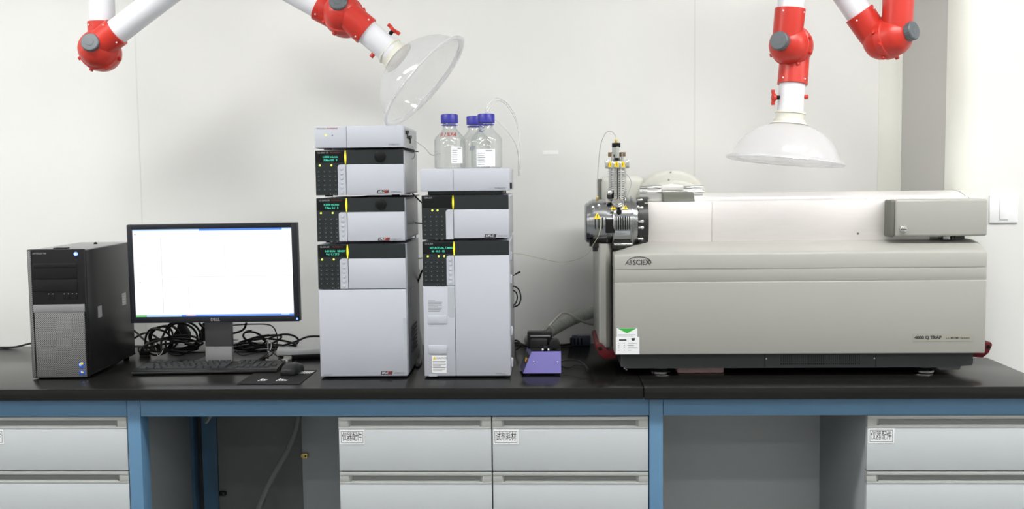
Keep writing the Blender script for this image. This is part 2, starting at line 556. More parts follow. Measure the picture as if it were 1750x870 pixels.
# ------------------------------------------------------------------ the bench
TOPZ = 0.85
JX = on(1101, 664).x
FRONT = 2.768
o = MB().box(-2.6, JX - .0008, FRONT, WALL_Y - .004, .817, TOPZ, .0025).build('worktop', 'top')
tag(o, 'long black worktop carrying the computer and the pale instrument stacks', 'worktop', None)
o = MB().prism([(JX + .0008, FRONT - .004), (1.364, FRONT - .004), (1.364, 3.318), (pxa - .012, WALL_Y - .004), (JX + .0008, WALL_Y - .004)], .816, TOPZ, .0025, plane='XY')
o = o.build('worktop', 'top')
tag(o, 'short black worktop carrying the big grey instrument on metal feet', 'worktop', None)
# (the pillar's foot stands behind the right worktop's back corner)

FY = 2.80      # face of the frame and drawers
bf = thing('bench_frame', 'blue painted steel bench frame under the black worktops', 'frame', (-.45, 3.1, 0))
pL0, pL1 = at(217.5, 711, FY).x, at(240, 711, FY).x
pR0, pR1 = at(1109.5, 711, FY).x, at(1133, 711, FY).x
BZ = .7635
for a, b in ((-2.6, pL0 - .001), (pL1 + .001, pR0 - .001), (pR1 + .001, 1.36)):
    MB().box(a, b, FY, FY + .04, BZ, .8155, .0015).build('front_rail', 'blue', bf, True)
for a, b in ((pL0, pL1), (pR0, pR1)):
    MB().box(a, b, FY - .001, FY + .058, 0, .8155, .002).build('post', 'blue', bf, True)
for a, b in ((at(315, 760, 3.44).x, at(331, 760, 3.44).x), (at(345, 760, 3.44).x, at(371, 760, 3.44).x)):
    MB().box(a, b, 3.44, 3.49, 0, .8155, .002).build('rear_post', 'blue', bf, True)
MB().box(-2.6, 1.36, 3.44, 3.48, .76, .8155, .0015).build('rear_rail', 'blue', bf, True)
for x in (pL0 + .004, pR0 + .004):
    MB().box(x, x + .03, FY + .058, 3.44, .77, .8155, .0015).build('cross_rail', 'blue', bf, True)
g0, g1 = at(338, 728, 3.2), at(368, 712, 3.2)
MB().tube([g0 + Vector((0, .08, -.005)), g1 + Vector((0.02, -.1, .03))], .008, 6).build('brace', 'cab', bf, True)


def label_card(mb, s, x, z, w=.0715, h=.042):
    """paper card with a ruled border; top left corner at x, z"""
    y = FY - .0003
    mb.box(x, x + w, y - .0006, y, z - h, z, mi=0)
    b, t, yy = .0042, .0011, y - .0009
    for (a0, a1, c0, c1) in ((x + b, x + w - b, z - b - t, z - b), (x + b, x + w - b, z - h + b, z - h + b + t),
                             (x + b, x + b + t, z - h + b, z - b), (x + w - b - t, x + w - b, z - h + b, z - b)):
        mb.box(a0, a1, yy, y - .0004, c0, c1, mi=1)
    mb.text(s, x + w / 2, z - h * .70, .0275, yy + .0002, 1, 'CENTER', sx=.52, bold=.004)
    return mb


def cabinet(x0, x1, label, card=None, depth=.50, ztop=.7605):
    r = thing('drawer_cabinet', label, 'cabinet', ((x0 + x1) / 2, FY + depth / 2, 0), 0, 'grey drawer cabinets under the bench')
    MB().box(x0 + .003, x1 - .003, FY + .021, FY + depth, .06, ztop, .001).build('body', 'cab', r, True)
    MB().box(x0 + .02, x1 - .02, FY + .06, FY + depth - .02, 0, .06).build('plinth', 'cab', r, True)
    z = ztop
    for i, h in enumerate((.1575, .1575, .3825)):
        a, b = z - h + .0022, z
        d = MB().box(x0 + .0012, x1 - .0012, FY, FY + .02, a, b - .0345, .0012).build('drawer', 'drawer', r, True)
        hm = MB()
        zb, zt = b - .0345, b
        # extruded pull: top lip, bottom lip, two end blocks, set-back channel
        hm.box(x0 + .0012, x1 - .0012, FY - .002, FY + .02, zt - .0095, zt, .0012)
        hm.box(x0 + .0012, x1 - .0012, FY - .001, FY + .02, zb, zb + .0055, .001)
        for e0, e1 in ((x0 + .0012, x0 + .027), (x1 - .027, x1 - .0012)):
            hm.box(e0, e1, FY - .0005, FY + .02, zb + .0055, zt - .0095, .0006)
        for e0, e1 in ((x0 + .027, x0 + .036), (x1 - .036, x1 - .027)):
            s = 1 if e0 < (x0 + x1) / 2 else -1
            lo, hi = (e0, e1) if s > 0 else (e1, e0)
            hm.add([(lo, FY, zb + .0055), (hi, FY + .012, zb + .0055), (hi, FY + .012, zt - .0095), (lo, FY, zt - .0095),
                    (lo, FY + .015, zb + .0055), (lo, FY + .015, zt - .0095)], [(0, 1, 2, 3), (0, 4, 1), (3, 2, 5)], 0)
        hm.box(x0 + .027, x1 - .027, FY + .011, FY + .02, zb + .0055, zt - .0095, mi=1)
        hm.box(x0 + .034, x1 - .034, FY + .003, FY + .012, zb + .0055, zb + .0085, mi=0)
        hm.build('handle', ['alu', 'aludark'], d, True)
        if i == 0 and card:
            label_card(MB(), card, x0 + .0035, zb - .0015).build('label_card', ['paper', 'ink'], d, True)
        z -= h + .001
    return r


cx1, cx2, cx3 = at(577.5, 714, FY).x, at(840.5, 714, FY).x, at(1108, 714, FY).x
cabinet(-1.654, pL0 - .002, 'grey drawer cabinet left of the left blue post, under the computer tower', '仪器配件', ztop=.7625)
cabinet(cx1, cx2 - .001, 'grey drawer cabinet under the first instrument stack, beside the open knee space', '仪器配件')
cabinet(cx2, pR0 - .002, 'grey drawer cabinet against the right blue post, card with the first character 试', '试剂耗材')
rx0 = at(1482, 711, FY).x
cabinet(rx0, 1.355, 'grey drawer cabinet under the right end of the short worktop', '仪器配件', depth=.50, ztop=.7625)

# grey service panels closing the knee spaces, plus a dark sheet as gap shade
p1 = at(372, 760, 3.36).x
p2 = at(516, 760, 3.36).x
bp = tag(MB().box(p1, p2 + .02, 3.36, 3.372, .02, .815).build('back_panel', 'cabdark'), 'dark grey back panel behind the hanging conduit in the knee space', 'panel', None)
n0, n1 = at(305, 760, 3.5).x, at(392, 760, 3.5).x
tag(MB().box(n0, n1, 3.497, 3.507, .02, .815).build('back_panel', 'cabdark'), 'narrow dark sheet added as shade behind the two rear blue posts', 'panel')  # added dark sheet, paints the shade of the open gap
p3 = at(516, 760, 3.31).x
t = thing('access_panel', 'lighter grey access panel with a brass catch beside the knee space', 'panel', (p3 + .1, 3.31, 0))
MB().box(p3, cx2, 3.31, 3.324, .02, .80, .001).build('board', 'cab', t, True)
b = at(522, 778, 3.31)
MB().box(b.x - .009, b.x + .009, 3.298, 3.31, b.z - .008, b.z + .008, .001).box(b.x - .013, b.x - .006, 3.302, 3.312, b.z - .006, b.z + .006, .001).cyl((b.x + .003, 3.295, b.z), (b.x + .003, 3.299, b.z), .003, mi=1).build('catch', ['brass', 'black'], t, True, label='brass catch')
b = at(382, 842, 3.36)
tag(MB().box(b.x - .011, b.x + .011, 3.345, 3.36, b.z - .007, b.z + .007, .001).cyl((b.x, 3.343, b.z), (b.x, 3.347, b.z), .003).build('door_catch', 'black'), 'small black catch on the dark back panel beside the rear blue post', 'catch')
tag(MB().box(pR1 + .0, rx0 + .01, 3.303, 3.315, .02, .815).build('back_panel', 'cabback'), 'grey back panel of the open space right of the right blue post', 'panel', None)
# conduit hanging from the worktop
pts = [at(512, 700, 3.25), at(506, 735, 3.25), at(492, 770, 3.25), at(472, 805, 3.25), at(452, 845, 3.25), at(438, 890, 3.25), at(430, 960, 3.24)]
pts.append(Vector((pts[-1].x - .02, 3.24, .2)))
pts.append(Vector((pts[-1].x - .05, 3.24, .012)))
tag(MB().tube(pts, lambda i, N: .0098 + .0006 * (i % 2), 10, 14).build('conduit', 'hoseblk'), 'grey flexible conduit hanging down through the open knee space', 'conduit')

# ------------------------------------------------------------------ desktop computer
pc = thing('desktop_tower', 'black desktop tower with perforated silver front at the left end of the bench', 'computer', (-1.549, 2.908, TOPZ), math.radians(3.0))
W, H, D = .172, .386, .385
mb = MB().box(.004, W, .016, D, .006, H - .004, .004)
mb.box(.006, W - .004, .02, D - .004, H - .006, H - .002, .002, mi=1)
mb.build('case', ['satin', 'silver'], pc)
# front bezel
mb = MB()
mb.prism([(.006, .018), (W - .002, .018), (W - .002, .004), (W - .012, 0), (.012, 0), (.002, .006)], .004, H, .0025, plane='XY', mi=0)
mb.build('front_bezel', 'black', pc)
gz = .20
MB().box(.020, W - .006, -.0035, .002, .006, gz, .0015).build('grille', 'pcgrille', pc, label='perforated silver lower front')
MB().prism([(.0, .012), (.016, .012), (.016, -.002), (.008, -.001)], .006, H - .002, .001, plane='XY').build('edge_strip', 'pcgrille', pc)
band = MB().box(.018, W - .004, -.004, .002, gz, gz + .023, .0012).build('band', 'silver', pc, label='plain silver band across the front')
MB().text('DELL', .135, gz + .006, .014, -.0046, 0, bold=.02).build('lettering', 'stand', band)
bay = MB().box(.022, W - .022, -.0022, .001, .300, .345, .001)
bay.box(.024, W - .024, -.0034, 0, .332, .343, .001)
bay.box(.022, W - .022, -.0022, .001, .262, .297, .001)
bay.box(.14, .146, -.0034, 0, .312, .316)
bay.build('drive_bays', 'satin', pc)
ports = MB()
for x in (.064, .077, .110, .122, .134, .146):
    ports.box(x - .0035, x + .0035, -.001, .002, .238, .252, .0005, mi=0)
    ports.ball((x, -.001, .2545), .0016, 1)
ports.build('ports', ['rubber', 'silver'], pc)
MB().text('OPTIPLEX 980', .022, H - .0135, .0066, -.0012, 0, bold=.01).build('model_lettering', 'stand', pc)
MB().rcyl((.149, .001, H - .014), (.149, -.004, H - .014), .0058, .001).rcyl((.149, -.004, H - .014), (.149, -.0046, H - .014), .0028, .0003, mi=1).build('power_button', ['ledblue', 'ledwhite'], pc, label='power button glowing blue')
MB().cyl((.153, -.003, .043), (.153, -.0045, .043), .010).box(.150, .158, -.0052, -.004, .044, .05, mi=2).box(.146, .152, -.0052, -.004, .040, .047, mi=1).build('round_sticker', ['stickerblue', 'scrlight', 'warn'], pc, label='round blue sticker')
MB().box(.145, .163, -.0045, -.003, .012, .027, .0005).box(.151, .154, -.0052, -.004, .019, .024, mi=2).box(.155, .158, -.0052, -.004, .018, .023, mi=1).build('square_sticker', ['stickerblue', 'warn', 'paper'], pc, label='square dark blue sticker')
MB().box(W - .001, W + .0006, .085, .115, .170, .205).build('grey_tag', 'silver', pc)
mb = MB().box(W - .001, W + .0006, .285, .318, .183, .222, mi=0)
for i in range(4):
    mb.box(W, W + .0009, .289, .314, .188 + i * .009, .189 + i * .009, mi=1)
mb.build('service_label', ['paper', 'greyink'], pc)
MB().box(W - .002, W + .0012, .02, D - .002, .008, .011).build('side_seam', 'black', pc)
MB().box(.06, .10, .05, .075, H - .003, H + .001, .001).build('carry_recess', 'rubber', pc)
MB().ball((.10, .27, H - .001), .006).build('top_stud', 'rubber', pc)
for x in (.02, W - .02):
    for y in (.03, D - .03):
        MB().cyl((x, y, 0), (x, y, .008), .009).build('foot', 'rubber', pc)

# ------------------------------------------------------------------ monitor
MY = 3.06
m0, m1 = at(216.5, 384, MY), at(507, 380.5, MY)
mz0 = at(362, 551, MY).z
MW, MH = m1.x - m0.x, (m0.z + m1.z) / 2 - mz0
mon = thing('monitor', 'black widescreen monitor with a glowing white screen on a silver stand', 'monitor', ((m0.x + m1.x) / 2, MY, TOPZ), 0)
hz0 = mz0 - TOPZ
tilt = Matrix.Translation((0, 0, hz0)) @ Matrix.Rotation(math.radians(-.3), 4, 'Y') @ Matrix.Translation((0, 0, -hz0))
bz = .0165
mb = MB()
mb.box(-MW / 2, -MW / 2 + bz, 0, .03, hz0, hz0 + MH, .002)
mb.box(MW / 2 - bz, MW / 2, 0, .03, hz0, hz0 + MH, .002)
mb.box(-MW / 2 + bz - .003, MW / 2 - bz + .003, 0, .03, hz0 + MH - .0155, hz0 + MH, .002)
mb.box(-MW / 2 + bz - .003, MW / 2 - bz + .003, 0, .03, hz0, hz0 + .0185, .002)
mb.box(-MW / 2 + .01, MW / 2 - .01, .02, .05, hz0 + .01, hz0 + MH - .01, .006)
mb.text('DELL', .002, hz0 + .0045, .013, -.0004, 1, 'CENTER', bold=.02)
mb.xf(tilt).build('bezel', ['bezel', 'stand'], mon)
sx0, sx1, sz0, sz1 = -MW / 2 + bz, MW / 2 - bz, hz0 + .0185, hz0 + MH - .0155
SWd, SHt = sx1 - sx0, sz1 - sz0
mb = MB()
mb.box(sx0 - .001, sx1 + .001, .004, .008, sz0 - .001, sz1 + .001, mi=0)


def srect(u0, u1, v0, v1, mi, dy=.0006):
    mb.box(sx0 + u0 * SWd, sx0 + u1 * SWd, .004 - dy, .0045, sz0 + v0 * SHt, sz0 + v1 * SHt, mi=mi)


srect(0, .42, .985, 1, 2)
srect(.42, .94, .978, 1, 1)
srect(.94, 1, .985, 1, 2)
srect(0, .07, 0, .022, 3)
srect(.07, .29, 0, .022, 2)
srect(.29, 1, 0, .022, 1, .0005)
srect(.32, .38, .006, .02, 5, .0008)
srect(.92, .97, .010, .022, 2, .0008)
srect(.175, .179, .04, .44, 4)
srect(.175, .179, .47, .90, 4)
srect(.175, .995, .455, .459, 4)
srect(.182, .995, .885, .888, 4)
for i in range(17):
    srect(.02, .05 + .1 * random.random(), .50 + i * .023, .503 + i * .023, 4)
srect(.01, .02, .938, .95, 5, .0008)
srect(.03, .042, .392, .402, 4)
for i in range(5):
    srect(.33, .45 + .3 * random.random(), .06 + i * .065, .062 + i * .065, 4)
srect(.575, .577, .53, .84, 4)
srect(.34, .342, .08, .40, 4)
mb.xf(tilt).build('screen', ['screen', 'scrblue', 'scrlight', 'scrgreen', 'scrgrey', 'scrred'], mon)
MB().box(MW / 2 - .0095, MW / 2 - .0035, -.0012, .002, hz0 + .0055, hz0 + .0115, .0008).xf(tilt).build('power_light', 'ledblue', mon, label='small square light glowing blue')
nx0, nx1 = at(352, 590, MY + .07).x - mon.location.x, at(398, 590, MY + .07).x - mon.location.x
mb = MB().box(nx0, nx1, .06, .078, .012, .062, .003, mi=0)
mb.box(nx0, nx1, .062, .08, .062, hz0 + .06, .003, mi=1)
mb.box(-.05, .05, .045, .07, hz0 + .03, hz0 + .13, .006, mi=1)
mb.build('stand_column', ['stand', 'standdark'], mon, label='stand column, silver below and darker above')
MB().box(-.095, .10, .055, .235, 0, .012, .004).build('stand_base', 'standdark', mon)

# ------------------------------------------------------------------ keyboard, mouse, pad
kr = math.radians(4.2)
kb = thing('keyboard', 'black keyboard in front of the monitor stand', 'keyboard', (-1.270, 2.958, TOPZ + .003), kr)
KW, KD = .436, .150
mb = MB().prism([(0, 0), (KD, 0), (KD, .009), (KD - .004, .011), (.026, .011), (.006, .010), (0, .006)], 0, KW, .002, plane='YZ')
mb.build('tray', 'satin', kb)
kd = {}
rows = [(.0285, [1.25, 1.25, 1.25, 5.5, 1.25, 1.25, 1.25, 1.25], 0), (.0475, [2.25] + [1] * 10 + [2.0], 0), (.0665, [1.75] + [1] * 11 + [1.5], 0),
        (.0855, [1.5] + [1] * 12 + [.75], 0), (.1045, [1] * 13 + [1.25], 0), (.1285, [1, 0, 1, 1, 1, 1, .5, 1, 1, 1, 1, .25, 1, 1, 1, 1], 0)]
U = .0185
nk = 0


def slope(y):
    return .011


def add_key(x, y, w, d=.0165):
    global nk
    if nk >= 100:
        return
    nk += 1
    k = (round(w, 4), round(d, 4))
    if k not in kd:
        m = MB()
        b, tp, hh = .0009, .0022, .0052
        m.add([(b, b, 0), (w - b, b, 0), (w - b, d - b, 0), (b, d - b, 0), (tp, tp, hh), (w - tp, tp, hh), (w - tp, d - tp * .6, hh), (tp, d - tp * .6, hh)],
              [(0, 1, 5, 4), (1, 2, 6, 5), (2, 3, 7, 6), (3, 0, 4, 7), (4, 5, 6, 7), (3, 2, 1, 0)])
        o = m.build('key', 'key', kb)
        kd[k] = o
    else:
        o = copy_part(kd[k], kb, (0, 0, 0))
    o.location = (x, y, slope(y) - .001)


for y, ws, g in rows:
    x = .014
    for w in ws:
        if w <= .3 or (w == .5) or w == 0:
            x += w * U
            continue
        add_key(x, y, w * U - .0006)
        x += w * U
for y in (.0855, .1045, .1285):
    for i in range(3):
        add_key(.2945 + i * U, y, U - .0006)
for i in range(3):
    add_key(.2945 + i * U, .0285, U - .0006)
add_key(.2945 + U, .0475, U - .0006)
for y in (.0285, .0475, .0665, .0855, .1045):
    for i in range(4):
        if y in (.0285, .0665) and i == 3:
            continue
        add_key(.3535 + i * U, y, U - .0006, .0165)

pad = thing('mouse_pad', 'thin black mouse pad with small white printed marks', 'mouse pad', (-.812, 2.925, TOPZ))
mb = MB().prism([(-.092, -.105), (.09, -.105), (.09, .105), (-.092, .105)], 0, .0022, plane='XY')
mb.build('mat', 'rubber', pad)
mb = MB()
for (a, b, n, w) in ((-.045, -.060, 3, .006), (.008, -.060, 4, .006)):
    for i in range(n):
        mb.prism([(a + i * .008, b), (a + i * .008 + w * .6, b), (a + i * .008 + w * 1.6, b + .03 - .006 * i), (a + i * .008 + w, b + .03 - .006 * i)], .0020, .0026, plane='XY')
for i in range(5):
    mb.prism([(.046 + i * .008, .05), (.050 + i * .008, .05), (.056 + i * .008, .085), (.051 + i * .008, .085)], .0020, .0026, plane='XY')
mb.build('print', 'paper', pad)

mo = thing('computer_mouse', 'black computer mouse resting on the mouse pad', 'mouse', (-.789, 2.942, TOPZ + .0026), math.radians(-2))
mb = MB()
NU, NV = 14, 18
V, Fc = [], []
for j in range(NV + 1):
    v = j / NV
    y = .100 * v
    wv = .030 * (1 - .30 * abs(2 * v - 1) ** 3.0) * (1 - .10 * math.sin(PI * v) ** 2)
    hv = .028 * (math.sin(PI * min(1, (.10 + .86 * v))) ** .55)
    for i in range(NU + 1):
        th = PI * i / NU
        V.append((-math.copysign(abs(math.cos(th)) ** .65, math.cos(th)) * wv, y, .002 + hv * math.sin(th) ** .6))
for j in range(NV):
    for i in range(NU):
        a = j * (NU + 1) + i
        Fc.append((a, a + 1, a + NU + 2, a + NU + 1))
Fc.append(tuple(range(NU + 1)))
Fc.append(tuple(NV * (NU + 1) + i for i in range(NU + 1))[::-1])
Fc.append(tuple(j * (NU + 1) for j in range(NV + 1))[::-1] + tuple(j * (NU + 1) + NU for j in range(NV + 1)))
mb.add(V, Fc)
mb.build('shell', 'satin', mo, smooth=60)
MB().lathe([(-.004, .009), (-.003, .011), (.003, .011), (.004, .009)], (0, .082, .0175), (1, 0, 0), 20).build('scroll_wheel', 'rubber', mo)

# ------------------------------------------------------------------ cables and boxes behind the monitor
def cable(name, label, pts, r=.0032, m='cable', cat='cable', group=None, n=8):
    return tag(MB().tube(pts, r, 8, n).build(name, m), label, cat, group)


def loop(c, rx, rz, ph, turns=1.0, tilt=.0, dy=.0, n=14):
    out = []
    for i in range(int(n * turns) + 1):
        th = ph + 2 * PI * i / n
        x, z = rx * math.cos(th), rz * math.sin(th)
        out.append(Vector((c.x + x * math.cos(tilt) - z * math.sin(tilt), c.y + dy * math.sin(th * .5) + .012 * math.cos(th * 2 + ph), c.z + x * math.sin(tilt) + z * math.cos(tilt))))
    return out


def floorz(pts, r):
    return [Vector((p.x, p.y, max(p.z, TOPZ + r + .0004))) for p in pts]


# power strip with two plugs
s0, s1 = on(287, 601), on(452, 601)
ps = thing('power_strip', 'white power strip on the worktop behind the monitor', 'power strip', ((s0.x + s1.x) / 2, 3.40, TOPZ))
L = s1.x - s0.x
MB().box(-L / 2, L / 2, -.028, .028, 0, .036, .006).build('body', 'white', ps)
mb = MB()
for i in range(5):
    mb.box(-L / 2 + .03 + i * .06, -L / 2 + .06 + i * .06, -.012, .012, .0355, .0368)
mb.build('sockets', 'greyink', ps)
for px, lb in ((312, 'black mains plug in the power strip, the one nearer the tower'), (354, 'black mains plug in the power strip, the one nearer the monitor stand')):
    p = at(px, 570, 3.40)
    t = thing('mains_plug', lb, 'plug', (p.x, 3.40, TOPZ + .037), 0, 'mains plugs on the power strip')
    MB().prism([(-.024, 0), (.024, 0), (.026, .024), (.014, .044), (.011, .062), (-.011, .062), (-.014, .044), (-.026, .024)], -.016, .016, .004).build('body', 'rubber', t)
    MB().tube([(0, 0, .055), (.002, .004, .09), (.02 if px > 330 else -.012, .03, .13), (.05 if px > 330 else -.05, .06, .14)], .006).build('lead', 'cable', t)

Lc = at(285, 588, 3.27)
mb = MB()
for i, (dx, dz, rx, rz, tl, ph) in enumerate(((-.02, .012, .055, .042, .5, 0), (-.03, .010, .05, .045, .3, 1), (.03, .005, .085, .024, .2, 2), (.03, .0, .09, .022, .05, 3),
                                              (.02, -.004, .085, .018, -.1, .5), (.045, .022, .055, .055, .9, 1.5), (.05, .02, .06, .050, .75, 2.5), (-.015, .02, .035, .04, -.3, 4), (.02, -.008, .10, .012, .1, 4.4))):
    c = Lc + Vector((dx, random.uniform(-.03, .03), dz))
    mb.tube(floorz(loop(c, rx, rz, ph, 1.1, tl, .02), .0036), .0036, 8, 4)
q = at(281, 606, 3.22)
mb.tube(loop(Lc + Vector((-.022, -.02, -.012)), .012, .022, 0, 1.0, .3), .0012, 6, 4, mi=1)
mb.build('cable_coil', ['cable', 'white'])
tag(bpy.data.objects['cable_coil'], 'tied coil of black cables between the tower and the monitor stand', 'cables')
Rc = at(458, 590, 3.30)
mb = MB()
for i, (dx, dz, rx, rz, tl, ph) in enumerate(((-.06, .004, .05, .016, .2, 0), (-.03, .010, .075, .018, .25, 1), (.02, .008, .08, .016, -.05, 2), (.055, .016, .055, .022, .1, 3),
                                              (-.07, .0, .045, .010, 0, 4), (-.03, -.008, .085, .010, 0, 5), (-.04, .022, .045, .020, -.35, 2.2))):
    c = Rc + Vector((dx, random.uniform(-.02, .02), dz))
    mb.tube(floorz(loop(c, rx, rz, ph, 1.1, tl, .015), .0034), .0034, 8, 4)
mb.tube(loop(Rc + Vector((.012, -.035, .006)), .006, .020, 0, 1.0, .1), .0016, 6, 4, mi=1)
mb.build('cable_coil', ['cable', 'white'])
tag(bpy.data.objects['cable_coil.001'], 'tied coil of black cables between the monitor stand and the first stack', 'cables')

# flat pale box and its leads
b0, b1 = on(452, 606), on(560, 600)
sb = thing('network_box', 'flat pale grey box lying behind the keyboard beside the first stack', 'box', (-.775, 3.29, TOPZ), math.radians(12))
MB().box(-.135, .075, -.05, .12, .014, .032, .004).build('lid', 'white', sb)
MB().box(-.13, .07, -.046, .116, 0, .015, .002).build('base', 'black', sb)
p = on(491, 612)
ad = tag(MB().box(p.x - .018, p.x + .018, p.y - .02, p.y + .02, TOPZ + .0003, TOPZ + .030, .003).box(p.x - .004, p.x + .022, p.y - .035, p.y - .018, TOPZ + .0003, TOPZ + .012, .003).build('plug_adapter', 'cream'), 'small pale cube adapter in front of the flat pale box', 'adapter')
c0 = [on(455, 617) + Vector((0, 0, .004)), on(470, 620) + Vector((0, 0, .004)), on(485, 617) + Vector((0, 0, .004)), on(500, 612) + Vector((0, 0, .005)), on(503, 606) + Vector((0, 0, .012)), on(512, 603) + Vector((0, 0, .02))]
t = thing('network_lead', 'cream lead looping in front of the flat pale box', 'cable', c0[0])
MB().tube(c0, .0036).build('lead', 'cream', t, True)
p = c0[-1]
MB().box(p.x - .018, p.x + .018, p.y - .008, p.y + .008, p.z - .007, p.z + .007, .003).box(p.x + .018, p.x + .03, p.y - .006, p.y + .006, p.z - .004, p.z + .004, .001).build('connector', 'cream', t, True)
p = on(487, 622)
tag(MB().box(p.x - .010, p.x + .006, p.y - .012, p.y + .02, TOPZ + .0003, TOPZ + .010, .002).tube([p + Vector((-.003, .015, .006)), p + Vector((-.006, .03, .008)), p + Vector((0, .05, .006))], .003).build('lead_plug', 'white'), 'small white lead plug lying behind the mouse', 'plug')
cable('monitor_cable', 'black cable arching from under the monitor down beside the flat box', floorz([at(372, 556, 3.13), at(395, 556, 3.15), at(430, 554, 3.17), at(462, 556, 3.18), at(473, 572, 3.18), at(472, 592, 3.16), at(462, 608, 3.13), on(442, 612) + Vector((0, 0, .004))], .002), .002)
cable('mouse_cable', 'thin black mouse cable winding from the stand to the mouse', floorz([at(402, 600, 3.2), at(412, 607, 3.18), at(430, 605, 3.17), at(450, 598, 3.17), at(462, 600, 3.16), at(475, 610, 3.12), at(488, 622, 3.08), Vector((-.786, 3.044, TOPZ + .010))], .0016), .0016)
cable('video_cable', 'black cable hanging close behind the silver stand column', floorz([at(340, 552, 3.2), at(352, 566, 3.22), at(358, 585, 3.26), on(352, 603)], .004), .004)
cable('bent_cable', 'thick black cord curving out under the monitor, right of its stand', floorz([at(421, 552, 3.2), at(416, 563, 3.21), at(402, 569, 3.22), at(385, 570, 3.24)], .0034), .0036)
cable('trailing_cable', 'black cord running from the right coil to behind the first stack', floorz([at(472, 594, 3.3), at(505, 584, 3.3), at(525, 576, 3.3), at(545, 575, 3.3), at(565, 577, 3.3)], .0034), .0034)
cable('crossing_cable', 'black cable falling from the tower edge into the left coil', floorz([at(218, 556, 3.36), at(235, 570, 3.34), at(252, 585, 3.3), at(275, 594, 3.26)], .0034), .0034)
cable('crossing_cable', 'black cable rising from the tower edge over the left coil', floorz([at(215, 590, 3.36), at(230, 578, 3.35), at(245, 570, 3.34), at(258, 571, 3.31), at(275, 582, 3.3)], .0034), .0034)
cable('floor_cable', 'black cable lying flat along the worktop into the left coil', floorz([on(215, 595), at(235, 592, 3.36), at(262, 595, 3.3), at(290, 600, 3.26), at(320, 603, 3.24)], .004), .004)
cable('wall_cable', 'black cable along the wall left of the tower', floorz([at(-60, 594, 3.47), at(-10, 594, 3.47), at(25, 593, 3.47), at(60, 586, 3.46), at(90, 590, 3.46)], .0034), .0034)
p = on(248, 607)
tag(MB().box(p.x - .016, p.x + .016, p.y - .012, p.y + .012, TOPZ + .0003, TOPZ + .016, .003).tube([p + Vector((-.014, 0, .008)), p + Vector((-.03, .02, .012)), p + Vector((-.045, .06, .02))], .003).build('cable_connector', 'rubber'), 'black cable connector lying in front of the left coil', 'connector')

# ------------------------------------------------------------------ chromatograph modules
S = 1 / 591.0


def zz(py):
    return .85 + (648 - py) * S


def lc_module(label, x0, W, pbot, ptop, rz, foot=.004, D=.335, title='', sub='', kind='pump', y0=2.90, name='chromatograph_module'):
    zb, zt = zz(pbot), zz(ptop)
    r = thing(name, label, 'instrument', (x0, y0, zb), rz)
    h = zt - zb
    r['h'] = 0
    del r['h']
    mb = MB().box(0, W, .012, D, foot, h, .0022, mi=0)
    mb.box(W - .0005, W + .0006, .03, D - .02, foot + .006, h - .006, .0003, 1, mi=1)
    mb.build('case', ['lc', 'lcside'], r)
    for fx in (.03, W - .03):
        for fy in (.04, D - .04):
            MB().cyl((fx, fy, 0), (fx, fy, foot + .001), .012).build('foot', 'rubber', r)
    return r, h


KEYDEF = {}


